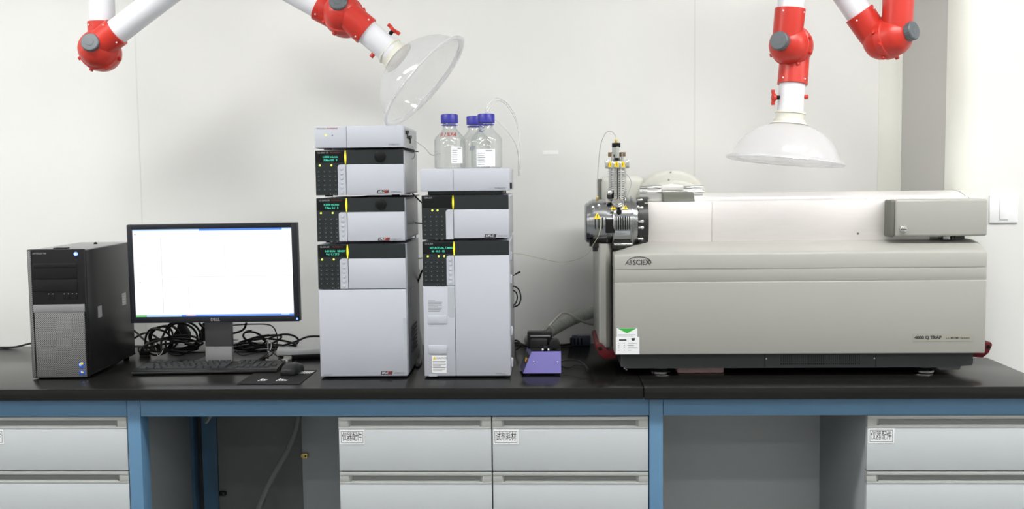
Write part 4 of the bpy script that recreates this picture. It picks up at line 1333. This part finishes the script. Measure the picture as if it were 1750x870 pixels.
for px in (1307, 1497):
    x = at(px, 612, SY).x
    mb.box(x - .0007, x + .0007, SY - .0006, SY + .001, sz0 + .001, sz1 - .001, mi=0)
    xs = x + (.0045 if px < 1400 else -.0045)
    mb.ball((xs, SY, (sz0 + sz1) / 2 + .005), .0022, 1, d=(0, 1, 0), sq=.5)
mb.build('skirt_joints', ['rubber', 'paper'], bs, True)
for px in (1131, 1587):
    for yy in (2.972, 3.33):
        p = on(px, 641)
        x = p.x
        mb = MB().lathe([(0, .024), (.002, .0285), (.008, .029), (.011, .024), (.014, .014)], (x, yy, TOPZ), (0, 0, 1), 32)
        mb.cyl((x, yy, TOPZ + .013), (x, yy, sz0 + .002), .0085)
        mb.rcyl((x, yy, TOPZ + .0155), (x, yy, TOPZ + .023), .021, .001, mi=1)
        B('foot', mb, ['chrome', 'skirt'], label='polished metal foot')
p = at(1065, 629, SY)
B('caster_stud', MB().ball((p.x + .006, SY + .01, sz0 - .002), .005).ball((p.x + .011, SY + .02, sz0 - .008), .004), 'gun')
# dark red carry handles
for side in (0, 1):
    xx = at(1021, 597, 2.975).x if side == 0 else at(1684, 600, 2.985).x
    sg = 1 if side == 0 else -1
    mb = MB()
    zc = .928
    mb.box(min(xx - .006 * sg, xx + .012 * sg), max(xx - .006 * sg, xx + .012 * sg), 2.975, 3.25, zc - .008, zc + .010, .005)
    mb.prism([(xx - .006 * sg, zc + .006), (xx, zc + .014), (xx + .012 * sg, zc + .012), (xx + .028 * sg, zc - .006), (xx + .052 * sg, zc - .010), (xx + .056 * sg, zc - .030), (xx + .020 * sg, zc - .032), (xx + .004 * sg, zc - .018)], 2.95, 2.985, .003)
    mb.rcyl((xx + .007 * sg, 2.952, zc), (xx + .007 * sg, 2.948, zc), .006, .001, mi=1)
    B('carry_handle', mb, ['maroon', 'rubber'])

# steel side panel and rolled top
PY = 2.99
px0, px1 = at(1102, 380, PY).x, at(1530, 380, PY).x
ptz = at(1310, 343.5, PY).z
seam = at(1217, 380, PY).x
mb = MB().box(px0, seam - .0006, PY, PY + .06, dz - .001, ptz, .0012, mi=0)
mb.box(seam + .0006, px1 + .10, PY, PY + .06, dz - .001, ptz, .0012, mi=0)
mb.rcyl((at(1466, 399, PY).x, PY - .0015, at(1466, 399, PY).z), (at(1466, 399, PY).x, PY + .001, at(1466, 399, PY).z), .0035, .0005, mi=1)
B('steel_panel', mb, ['steel', 'gun'], label='brushed steel side panel')
rx1 = at(1632, 335, 3.10).x
rx2 = at(1664, 335, 3.10).x
ztop = at(1400, 327.5, 3.12).z
rp = [(PY + .004, ptz - .03), (PY + .003, ptz - .002), (PY + .020, ptz + .006)]
for k in range(7):
    th = PI - PI * (k / 6) * .95
    rp.append((3.13 + .115 * math.cos(th) * .95, ptz - .012 + (ztop - ptz + .012) * math.sin(max(th, .05)) ** .6))
rp.append((3.25, ptz - .03))
mb = MB().prism(rp, px0 + .10, rx1, plane='YZ')
B('rolled_top', mb, 'roll', label='rounded brushed steel top')
def sc(f):
    cy_, cz_ = 3.12, ptz - .03
    return [(cy_ + (y - cy_) * f, cz_ + (z - cz_) * f) for y, z in rp]
mb = MB()
V, Fc = [], []
secs = [(rx1 + .001, 1.03), (rx2 - .022, 1.03), (rx2 - .008, .97), (rx2, .80)]
n = len(rp)
for x, f in secs:
    V += [(x, y, z) for y, z in sc(f)]
for i in range(len(secs) - 1):
    for j in range(n):
        Fc.append((i * n + j, i * n + (j + 1) % n, (i + 1) * n + (j + 1) % n, (i + 1) * n + j))
Fc += [tuple(range(n)), tuple((len(secs) - 1) * n + j for j in range(n))[::-1]]
B('top_end', mb.add(V, Fc), 'mslite', smooth=50)
# grey end cap with its screw knob
EY = 2.935
e0, e1 = at(1530, 375, EY), at(1688.5, 370, EY)
ez1, ez0 = at(1610, 340.5, EY).z, at(1610, 404, EY).z
mb = MB().box(e0.x, e1.x, EY, 3.10, ez0, ez1, .007, 3, mi=0)
B('end_cap', mb, 'ms')
ec = [o for o in ms.children if o.name.startswith('end_cap')][0]
MB().box(e0.x - .013, e0.x + .001, EY + .003, 3.09, ez0 - .0015, ez1 - .001, .005, 3).build('end_cap_edge', 'msedge', ec, True)
p = at(1543, 392, EY)
MB().rcyl((p.x, EY + .001, p.z), (p.x, EY - .006, p.z), .0105, .0015, 28).box(p.x - .009, p.x + .009, EY - .0066, EY - .0055, p.z - .0012, p.z + .0012, mi=1).build('screw_knob', ['chrome', 'gundark'], ec, True)
q0, q1 = at(1612, 404, 2.96).x, at(1650, 404, 2.96).x
mb = MB().box(q0, q0 + .02, 2.96, 3.0, dz + .001, ez0 + .002, .001, mi=0).rcyl((q0 + .03, 2.965, dz + .004), (q0 + .03, 3.0, dz + .004), .005, .001, mi=1).box(q0 + .036, q1, 2.965, 3.0, dz + .001, ez0 + .002, .001, mi=1)
B('latch', mb, ['gun', 'gundark'])

# beige housing behind the source
HY = 3.12
hz = at(1150, 346, HY).z
arcp = []
ac = at(1150, 352, HY)
ra = .112
top_h = at(1150, 291, HY).z - ac.z
for k in range(17):
    th = PI * k / 16
    arcp.append((ac.x + ra * math.cos(th), ac.z + top_h * max(math.sin(th), 0) ** .85))
arcp += [(ac.x - ra, ac.z - .05), (ac.x + ra, ac.z - .05)]
mb = MB().prism(arcp, HY, 3.32, .012, 3)
B('domed_housing', mb, 'mslite', smooth=50)
dh = [o for o in ms.children if o.name.startswith('domed_housing')][0]
mb = MB()
arc2 = [(ac.x + (x - ac.x) * .86, ac.z + (z - ac.z) * .72) for x, z in arcp[:17]] + [(ac.x - ra * .86, ac.z - .03), (ac.x + ra * .86, ac.z - .03)]
mb.prism(arc2, HY - .022, HY + .01, .008, 3)
mb.build('inner_dome', 'mslite', dh, True, smooth=50)
for (px, py, yy) in ((1146, 292.5, HY - .002), (1143, 306, HY - .024)):
    p = at(px, py + 1.5, yy)
    MB().ball(p, .0032, d=(0, 1, 0), sq=.6).build('screw', 'gun', dh, True)
h0, h1 = at(1026, 330, 3.16), at(1100, 330, 3.16)
mb = MB().box(h0.x, h1.x, 3.14, 3.34, ac.z - .06, at(1060, 300.5, 3.16).z, .022, 5)
B('rear_housing', mb, 'mslite', smooth=50)
mb = MB().box(h0.x - .004, h0.x + .006, 3.15, 3.33, ac.z - .06, at(1030, 306, 3.16).z, .004, 3)
B('housing_edge', mb, 'msedge')
# hinge: four short chrome rods, middle plate and grey block
mb = MB()
for (a, b) in ((1093, 1132), (1166, 1203)):
    for py in (320.5, 328):
        pa, pb = at(a, py + .5, 3.06), at(b, py - .5, 3.06)
        mb.rcyl((pa.x, 3.06, pa.z), (pb.x, 3.06, pa.z), .0062, .001, 16)
pa, pb = at(1130, 326, 3.05), at(1168, 314, 3.05)
mb.prism([(pa.x, pa.z), (pb.x, pa.z), (pb.x, pb.z - .006), ((pa.x + pb.x) / 2, pb.z), (pa.x, pb.z - .006)], 3.05, 3.09, .002, mi=1)
mb.box(at(1092, 335, 3.07).x, at(1200, 335, 3.07).x, 3.055, 3.10, ptz - .01, at(1150, 322, 3.07).z, .002, mi=0)
B('hinge', mb, ['chrome', 'steel'], label='polished hinge bars')
pa, pb = at(1134, 345, 3.0), at(1184, 327.5, 3.04)
mb = MB().prism([(2.995, ptz - .012), (2.995, ptz + .004), (3.005, ptz + .016), (3.03, pb.z), (3.09, pb.z), (3.09, ptz - .012)], pa.x, pb.x, .003, plane='YZ')
B('hinge_cover', mb, 'msedge')

# ion source: horizontal drum with a finned tower
IY = 3.035
ic = at(1050, 380, IY)
xA, xB, xC, xD, xE = (at(p, 380, IY).x for p in (999.5, 1035, 1045, 1089, 1103))
R0 = .0710
ax = Vector((1, 0, 0))
o = Vector((xA, IY, ic.z))
L = lambda x: x - xA
mb = MB()
mb.lathe([(0, .030), (0, R0 - .018), (.004, R0 - .012), (.012, R0 - .010), (.0121, R0 - .006), (.022, R0 - .004), (.0221, R0 - .001), (L(xB), R0 - .001), (L(xB) + .0005, R0 - .010), (L(xC), R0 - .010), (L(xC) + .0005, R0 + .001), (L(xC) + .003, R0 + .003), (L(xD) - .022, R0 + .003), (L(xD) - .021, R0 + .007), (L(xD) - .016, R0 + .007), (L(xD) - .015, R0 + .001), (L(xD), R0 - .002), (L(xD), .03)], o, ax, 64)
B('ion_source', mb, 'gun', label='polished metal drum with finned tower')
src = [c for c in ms.children if c.name.startswith('ion_source')][0]


def drum(x, ang, r=R0):
    """point on the drum: ang 0 faces the viewer, 90 is the top"""
    a = math.radians(ang)
    return Vector((x, IY - r * math.cos(a), ic.z + r * math.sin(a)))


mb = MB()
for i in range(7):
    x = xC + .010 + i * (xD - .028 - xC - .010) / 6
    mb.tube([drum(x, 16, R0 + .0032), drum(x, 6, R0 + .0034), drum(x, -5, R0 + .0034), drum(x, -14, R0 + .0032)], .0017, 6, 3)
mb.build('cooling_slots', 'rubber', src, True)
mb = MB()
for i in range(4):
    x = xA + .028 + i * .0105
    mb.tube([drum(x, 14, R0 - .0005), drum(x, 6, R0 - .0003), drum(x, -5, R0 - .0003), drum(x, -13, R0 - .0005)], .0014, 6, 3)
mb.build('cooling_slots', 'rubber', src, True)
# gap block, and added dark shells: the drum's lower shade put into colour
mb = MB()
mb.box(xB - .004, xC + .006, IY - R0 - .001, IY - .03, ic.z - .028, ic.z + .012, .001)
mb.build('gap_block', 'rubber', src, True)
mb = MB()
for p0, p1, rr in ((L(xA) + .013, L(xB) - .001, R0 + .0008), (L(xC) + .004, L(xD) - .024, R0 + .0042)):
    mb.lathe([(p0, rr - .006), (p0, rr), (p1, rr), (p1, rr - .006)], o, ax, 20, a0=math.radians(41), a1=math.radians(175))
mb.build('lower_shade', 'gundark', src, True)
# mounting plate with bolts
mb = MB().lathe([(0, R0 - .004), (0, R0 + .004), (xE - xD + .004, R0 + .004), (xE - xD + .004, R0 - .02)], (xD - .001, IY, ic.z), ax, 48, mi=0)
mb.box(xD + .002, xE - .002, IY - .055, IY + .02, ic.z - .073, ic.z - .03, .003, mi=0)
mb.box(xE - .007, xE + .004, IY - .05, IY + .08, ic.z - .075, ic.z + .060, .002, mi=2)
for a in (62, 36, 4, -10, -38):
    p = drum(xD + .009, a, R0 + .004)
    mb.ball(p, .0052, 1)
    mb.rcyl(p, p + Vector((-.012, 0, 0)), .0036, .0008, 12, mi=1)
mb.build('mounting_plate', ['gundark', 'chrome', 'plate'], src, True)
# handle bar and lower block
mb = MB().rcyl(drum(xC + .004, -52, R0 + .008), drum(xD - .018, -52, R0 + .008), .0045, .001, mi=1)
mb.box(xC - .002, xD - .012, IY - .05, IY + .03, ic.z - R0 - .005, ic.z - R0 + .022, .004, mi=0)
mb.box(xA + .018, xB + .006, IY - .04, IY + .03, ic.z - R0 - .002, ic.z - R0 + .026, .004, mi=0)
mb.box(xA + .022, xA + .036, IY - .03, IY - .01, ic.z - R0 - .014, ic.z - R0 + .006, .002, mi=0)
mb.build('lower_block', ['gundark', 'chrome'], src, True)
# name plate, black plug
n0 = drum(xC + .008, -27, R0 + .004)
mb = MB()
pv = []
for a in (-17, -20.5, -24, -28):
    pv.append(drum(xC + .006, a, R0 + .0042))
    pv.append(drum(xD - .026, a, R0 + .0042))
mb.add(pv, [(0, 1, 3, 2), (2, 3, 5, 4), (4, 5, 7, 6)], 0)
for k, a in enumerate((-19.5, -22.5, -25.5)):
    q = drum(xC + .009, a, R0 + .005)
    mb.box(q.x, q.x + (.018, .028, .022)[k], q.y - .0003, q.y + .0012, q.z - .0007, q.z + .0007, mi=1)
mb.build('rating_plate', ['lchandle', 'greyink'], src, True)
p = drum(at(1058, 362, IY).x, 18, R0 + .001)
p = Vector((at(1058, 362, 2.966).x, 2.968, at(1058, 362, 2.966).z))
MB().rcyl(p + Vector((0, .012, 0)), p + Vector((0, -.004, 0)), .0078, .001).build('plug', 'rubber', src, True)


def tri(px, py, Y, sz, parent, nm='warning_triangle'):
    p = at(px, py, Y)
    m = MB().prism([(p.x - sz, p.z - sz * .8), (p.x + sz, p.z - sz * .8), (p.x, p.z + sz)], Y - .0008, Y, .0004, 1, mi=0)
    m.box(p.x - sz * .10, p.x + sz * .10, Y - .0012, Y - .0006, p.z - sz * .2, p.z + sz * .45, mi=1)
    m.box(p.x - sz * .10, p.x + sz * .10, Y - .0012, Y - .0006, p.z - sz * .55, p.z - sz * .38, mi=1)
    # tip the sticker back so it lies on the round drum
    a = math.asin(max(-1, min(1, (p.z - ic.z) / R0)))
    if parent is src and abs(p.z - ic.z) < R0:
        rot = Matrix.Translation(p) @ Matrix.Rotation(-a, 4, 'X') @ Matrix.Translation(-p)
        m.xf(rot)
        pos = drum(p.x, math.degrees(a), R0 + .0042)
        m.xf(Matrix.Translation(pos - p))
    m.build(nm, ['warn', 'ink'], parent, True, label='yellow warning triangle')


tri(1048, 356.5, 2.975, .0085, src)
tri(1068.5, 356, 2.975, .0085, src)
tri(1020.5, 370, 2.972, .0105, src)
# top knobs on the drum
k = at(1056, 341, 2.985)
kz = drum(k.x, 48, R0 + .003)
mb = MB()
kd_ = Vector((0, -math.cos(math.radians(48)), math.sin(math.radians(48))))
mb.rcyl(kz - kd_ * .006, kz + kd_ * .010, .0185, .003, 32)
mb.rcyl(kz + kd_ * .009, kz + kd_ * .014, .014, .002, 32)
mb.build('clamp_knob', 'chrome', src, True)
for (px, aa) in ((1012, 40), (1022, 46), (1088, 40)):
    p = drum(at(px, 350, IY).x, aa, R0 + .002)
    MB().ball(p, .005).build('bolt', 'chrome', src, True)
# tower
tx = at(1054.5, 300, IY).x
tz0, tz1 = ic.z + R0 - .008, at(1054, 288, IY).z
nf = 13
prof = [(0, .020)]
for i in range(nf):
    z = .006 + (tz1 - tz0 - .010) * i / nf
    st = (tz1 - tz0 - .010) / nf
    prof += [(z, .021), (z + .0003, .0285), (z + st * .5, .0285), (z + st * .5 + .0003, .021)]
prof += [(tz1 - tz0, .021)]
mb = MB().lathe(prof, (tx, IY, tz0), (0, 0, 1), 36, mi=0)
for a in (-60, -20, 20, 60):
    x, y = .0255 * math.sin(math.radians(a)), -.0255 * math.cos(math.radians(a))
    mb.cyl((tx + x, IY + y, tz0), (tx + x, IY + y, tz1), .0034, mi=1, seg=10)
mb.cyl((tx, IY - .0285, tz0), (tx, IY - .0285, tz1 + .01), .0022, mi=2, seg=8)
mb.build('finned_tower', ['chrome', 'chrome', 'gundark'], src, True)
z2 = at(1054, 274.5, IY).z
mb = MB().rcyl((tx, IY, tz1 - .001), (tx, IY, z2 - .003), .031, .002, 36, mi=0)
mb.box(tx - .036, tx - .024, IY - .02, IY + .02, tz1, z2 + .002, .003)
mb.box(tx + .024, tx + .036, IY - .02, IY + .02, tz1, z2 + .002, .003)
mb.build('tower_collar', 'chrome', src, True)
for px in (1044, 1054, 1064.5):
    p = at(px, 281.5, 3.0)
    yy = IY - math.sqrt(max(.0316 ** 2 - (p.x - tx) ** 2, .0001))
    m = MB().prism([(p.x - .0075, p.z - .007), (p.x + .0075, p.z - .007), (p.x + .0035, p.z + .009), (p.x - .0035, p.z + .009)], yy - .001, yy + .002, .0004, 1, mi=0)
    m.box(p.x - .0008, p.x + .0008, yy - .0014, yy, p.z - .003, p.z + .005, mi=1)
    m.build('warning_triangle', ['warn', 'ink'], src, True, label='yellow warning triangle')
# probe
z3, z4, z5, z6 = (at(1053, p, IY).z for p in (262, 250, 244, 238))
mb = MB()
for dx in (-.015, 0, .015):
    mb.cyl((tx + dx, IY - .012, z2 - .004), (tx + dx, IY - .012, z3), .0035, mi=0, seg=10)
mb.rcyl((tx, IY, z2 - .004), (tx, IY, z3 + .004), .012, .001, mi=0)
for dx in (-.0195, .0175):
    mb.rcyl((tx + dx, IY - .008, z3 - .010), (tx + dx, IY - .008, z3 + .003), .0075, .001, 16, mi=1)
mb.rcyl((tx - .006, IY - .010, z3 - .004), (tx - .006, IY - .010, z4), .009, .001, mi=2)
mb.rcyl((tx - .001, IY - .016, z3 - .014), (tx - .001, IY - .016, z4 - .002), .007, .001, mi=2)
mb.rcyl((tx - .001, IY - .016, z3 - .022), (tx - .001, IY - .016, z3 - .013), .006, .001, mi=3)
mb.rcyl((tx - .003, IY - .010, z4 - .004), (tx - .003, IY - .010, z5 - .001), .0125, .001, mi=3)
mb.rcyl((tx - .003, IY - .010, z5 - .002), (tx - .003, IY - .010, z6), .0045, .001, mi=4)
mb.build('probe', ['chrome', 'amber', 'hose', 'rubber', 'brass'], src, True)
pr0 = Vector((tx - .003, IY - .010, z6 - .001))
MB().tube([pr0, at(1052, 233, IY), at(1047, 226, IY), at(1041, 224.5, IY), at(1034, 229, IY), at(1027, 246, IY), at(1023, 275, IY), at(1021, 310, IY), drum(at(1020.5, 338, IY).x, 80, R0 + .002)], .0013, 8, 8).build('sample_tube', 'hose', src, True)
p = drum(at(1020.5, 338, IY).x, 80, R0 - .002)
MB().rcyl(p, p + Vector((0, 0, .010)), .004, .001, 12).build('tube_nut', 'brass', src, True)
MB().tube([at(1068, 296, 3.03), at(1076, 304, 3.03), at(1079, 315, 3.03), at(1075, 327, 3.03), at(1071, 338, 3.03)], .0013, 8, 6).build('blue_tube', 'lchandle', src, True)
# left rear clamp
p = at(1043, 330, 3.0)
mb = MB().box(p.x - .009, p.x + .004, 3.0, 3.03, p.z - .018, p.z + .008, .004, mi=0).ball((p.x - .002, 2.999, p.z + .002), .0085, 1)
mb.build('side_clamp', ['gundark', 'chrome'], src, True)

# pink foam pad under the instrument
p, q = on(1157, 637.5), on(1237, 637.5)
tag(MB().box(p.x, q.x, 2.97, 3.12, TOPZ + .0003, TOPZ + .0185, .004, 3).build('foam_pad', 'pink'), 'pink foam pad lying under the large grey instrument', 'pad')

# ------------------------------------------------------------------ fume extraction arms
TR = .0375


def half(root, c, a, d, L_=.095, s=1):
    """one red elbow: half drum on axis a (s = +1 or -1) with a socket along d"""
    aa = a * s
    mb = MB()
    mb.lathe([(0, .020), (0, .0600), (.010, .0600), (.012, .0565), (.036, .0535), (.052, .044), (.062, .032), (.066, .026), (.066, .005)], c, aa, 40, mi=0)
    k = c + aa * .030
    mb.lathe([(.0, .040), (.03, .0425), (L_, .0435), (L_ + .001, .0385), (L_ - .02, .0380)], k, d, 36, mi=0)
    u, v, _ = basis(aa)
    for th in (.4, 2.0, 3.4, 5.0):
        q = c + aa * .006 + (u * math.cos(th) + v * math.sin(th)) * .058
        mb.rcyl(q, q + (u * math.cos(th) + v * math.sin(th)) * .008, .006, .001, 12, mi=0)
    u, v, _ = basis(d)
    for i in range(4):
        th = .9 + i * PI / 2
        w_ = u * math.cos(th) + v * math.sin(th)
        mb.ball(k + d * (L_ - .012) + w_ * .0435, .0026, 1)
    return mb.build('elbow', ['redp', 'white'], root, True, smooth=40)


def joint(root, c, a, dF, dB, LF=.095, LB=.095, kh=.0205, back=False):
    a = Vector(a).normalized()
    half(root, c, a, dF, LF, 1)
    half(root, c, a, dB, LB, -1)
    if back:
        k = c - a * .066
        MB().lathe([(0, .024), (.001, .0265), (.012, .0265), (.0145, .022), (.015, .004)], k, -a, 72, ripple=.025, nr=24).build('knob', 'knob', root, True)
    k = c + a * .066
    mb = MB().lathe([(0, .024), (.001, .0265), (kh - .0025, .0265), (kh, .024), (kh + .0005, .004)], k, a, 72, ripple=.025, nr=24)
    mb.lathe([(0.0, .0001), (.0, .012), (.0008, .0115), (.0008, .0001)], k + a * (kh + .0003), a, 24)
    mb.build('knob', 'knob', root, True)


def dirn(p, q):
    return (Vector(q) - Vector(p)).normalized()


def pipe(root, p, q, r=TR):
    MB().lathe([(0, r - .002), (0, r), ((q - p).length, r), ((q - p).length, r - .002)], p, q - p, 40).build('pipe', 'duct', root, True)


def hood(root, base, d, frosted, Rr=.160):
    """collar and dome along d; base is where the dome leaves the collar"""
    d = Vector(d).normalized()
    MB().lathe([(-.034, .0385), (-.034, .043), (-.028, .044), (-.027, .041), (-.010, .041), (-.009, .045), (-.002, .046), (.004, .056), (.005, .052), (.0055, .036)], base, d, 40).build('collar', 'cream', root, True)
    prof = [(.003, .036), (.006, .056), (.014, .078), (.026, .100), (.042, .121), (.060, .1375), (.080, .149), (.098, .156), (.106, Rr)]
    f = Rr / .160
    prof = [(t, r * f) for t, r in prof]
    mb = MB()
    mb.caps = False
    mb.lathe(prof, base, d, 72)
    dm = mb.build('dome', 'hoodfrost' if frosted else 'hood', root, True, smooth=60)
    mb = MB()
    mb.caps = False
    rp_ = [(.103, Rr - .002), (.104, Rr + .004), (.107, Rr + .012), (.112, Rr + .014), (.115, Rr + .010), (.112, Rr + .002), (.108, Rr - .002), (.103, Rr - .002)]
    mb.lathe(rp_, base, d, 72)
    mb.build('rim', 'rim', dm, True, smooth=60)


def lever(root, p, d, L_=.03):
    """red butterfly thumb lever on a pipe"""
    d = Vector(d).normalized()
    u, v, _ = basis(d)
    mb = MB().rcyl(p - d * .006, p + d * .014, .006, .001, 12, mi=1)
    mb.lathe([(0, .004), (.0, .011), (.008, .012), (.010, .009)], p + d * .012, d, 16, mi=0)
    for s_ in (-1, 1):
        mb.tube([p + d * .017 + v * s_ * .004, p + d * .019 + v * s_ * .014, p + d * .019 + v * s_ * .022], .0055, 8, 3, mi=0)
    mb.build('thumb_lever', ['redp', 'rubber'], root, True)


def stud(root, p, d):
    d = Vector(d).normalized()
    MB().rcyl(p - d * .004, p + d * .012, .0065, .0015, 14).build('stud', 'redp', root, True)


AY = 3.02
# --- left arm
la = thing('fume_extraction_arm', 'white and red extraction arm with a clear hood above the instrument stacks', 'extraction arm', (at(178, 0, AY).x, AY, CEIL))
c1 = at(171, 87, AY)
a1 = Vector((.06, -.97, .21)).normalized()
c2 = at(588, 27, AY)
a2 = Vector((-.04, -.90, .42)).normalized()
ca = at(385, -79, AY)
aa = Vector((0, -1, 0))
A1f, A1b = c1 + a1 * .03, c1 - a1 * .03
A2f, A2b = c2 + a2 * .03, c2 - a2 * .03
up = at(178, -200, AY + .05)
dB1 = Vector((0, 0, 1))
d1 = dirn(A1f, ca + aa * .03)
joint(la, c1, a1, d1, dB1, .078, .095, kh=.0145, back=True)
joint(la, ca, aa, -d1, dirn(ca - aa * .03, A2b))
neck = at(676, 96, AY - .01)
d2 = dirn(A2f, neck)
joint(la, c2, a2, d2, dirn(A2b, ca - aa * .03), kh=.010)
pipe(la, A1f + d1 * .06, ca + aa * .03 - d1 * .06)
dq = dirn(ca - aa * .03, A2b)
pipe(la, ca - aa * .03 + dq * .06, A2b - dq * .06)
pipe(la, A1b + Vector((0, 0, .05)), Vector((A1b.x, A1b.y, CEIL - .01)))
MB().rcyl((A1b.x, A1b.y, CEIL - .03), (A1b.x, A1b.y, CEIL - .0005), .09, .004, 40).build('ceiling_flange', 'duct', la, True)
pipe(la, A2f + d2 * .05, neck - d2 * .0)
hd = Vector((.74, -.10, -.665)).normalized()
hood(la, neck + d2 * .006, hd, False, .158)
pm = A2f + (neck - A2f) * .74
nrm = Vector((d2.z * -1, 0, d2.x)).normalized()
lever(la, pm + nrm * TR, nrm)
stud(la, pm - nrm * TR, -nrm)

# --- right arm
ra_ = thing('fume_extraction_arm', 'white and red extraction arm with a frosted hood above the grey instrument', 'extraction arm', (at(1540, 0, AY).x, AY, CEIL))
c1 = at(1352, 78, AY)
a1 = Vector((-.60, -.79, .08)).normalized()
c2 = at(1517, 66, AY)
a2 = Vector((.62, -.76, .16)).normalized()
ca = at(1362, -140, AY)
A1f, A1b = c1 + a1 * .03, c1 - a1 * .03
A2f, A2b = c2 + a2 * .03, c2 - a2 * .03
d1 = dirn(A1f, ca + aa * .03)
neck = at(1349, 207, AY)
dd_ = dirn(A1b, neck)
joint(ra_, c1, a1, d1, dd_, .10, .11)
dq = dirn(A2b, ca - aa * .03)
joint(ra_, c2, a2, Vector((.02, 0, 1)).normalized(), dq, .128, .10)
joint(ra_, ca, aa, -d1, -dq)
pipe(ra_, A1f + d1 * .06, ca + aa * .03 - d1 * .06)
pipe(ra_, A2b + dq * .06, ca - aa * .03 - dq * .06)
pipe(ra_, A2f + Vector((0, 0, .05)), Vector((A2f.x + .012, A2f.y, CEIL - .01)))
MB().rcyl((A2f.x + .012, A2f.y, CEIL - .03), (A2f.x + .012, A2f.y, CEIL - .0005), .09, .004, 40).build('ceiling_flange', 'duct', ra_, True)
pipe(ra_, A1b + dd_ * .05, neck)
hood(ra_, neck + dd_ * .006, Vector((-.10, -.03, -.99)), True, .158)
pm = A1b + (neck - A1b) * .68
nrm = Vector((-1, -.2, .0)).normalized()
lever(ra_, pm + nrm * TR, nrm)
n2_ = Vector((1, -.35, 0)).normalized()
stud(ra_, pm + n2_ * TR * .96, n2_)

# ------------------------------------------------------------------ light and view
w = bpy.data.worlds.new('world')
SC.world = w
w.use_nodes = True
bg = w.node_tree.nodes['Background']
bg.inputs[0].default_value = (0.9, 0.95, 1.0, 1)
bg.inputs[1].default_value = 0.3
SC.view_settings.view_transform = 'Standard'
SC.view_settings.look = 'None'
SC.view_settings.gamma = 1
SC.view_settings.use_curve_mapping = False
SC.view_settings.exposure = 0.09
SC.cycles.max_bounces = 10
SC.cycles.transparent_max_bounces = 24
SC.cycles.diffuse_bounces = 5
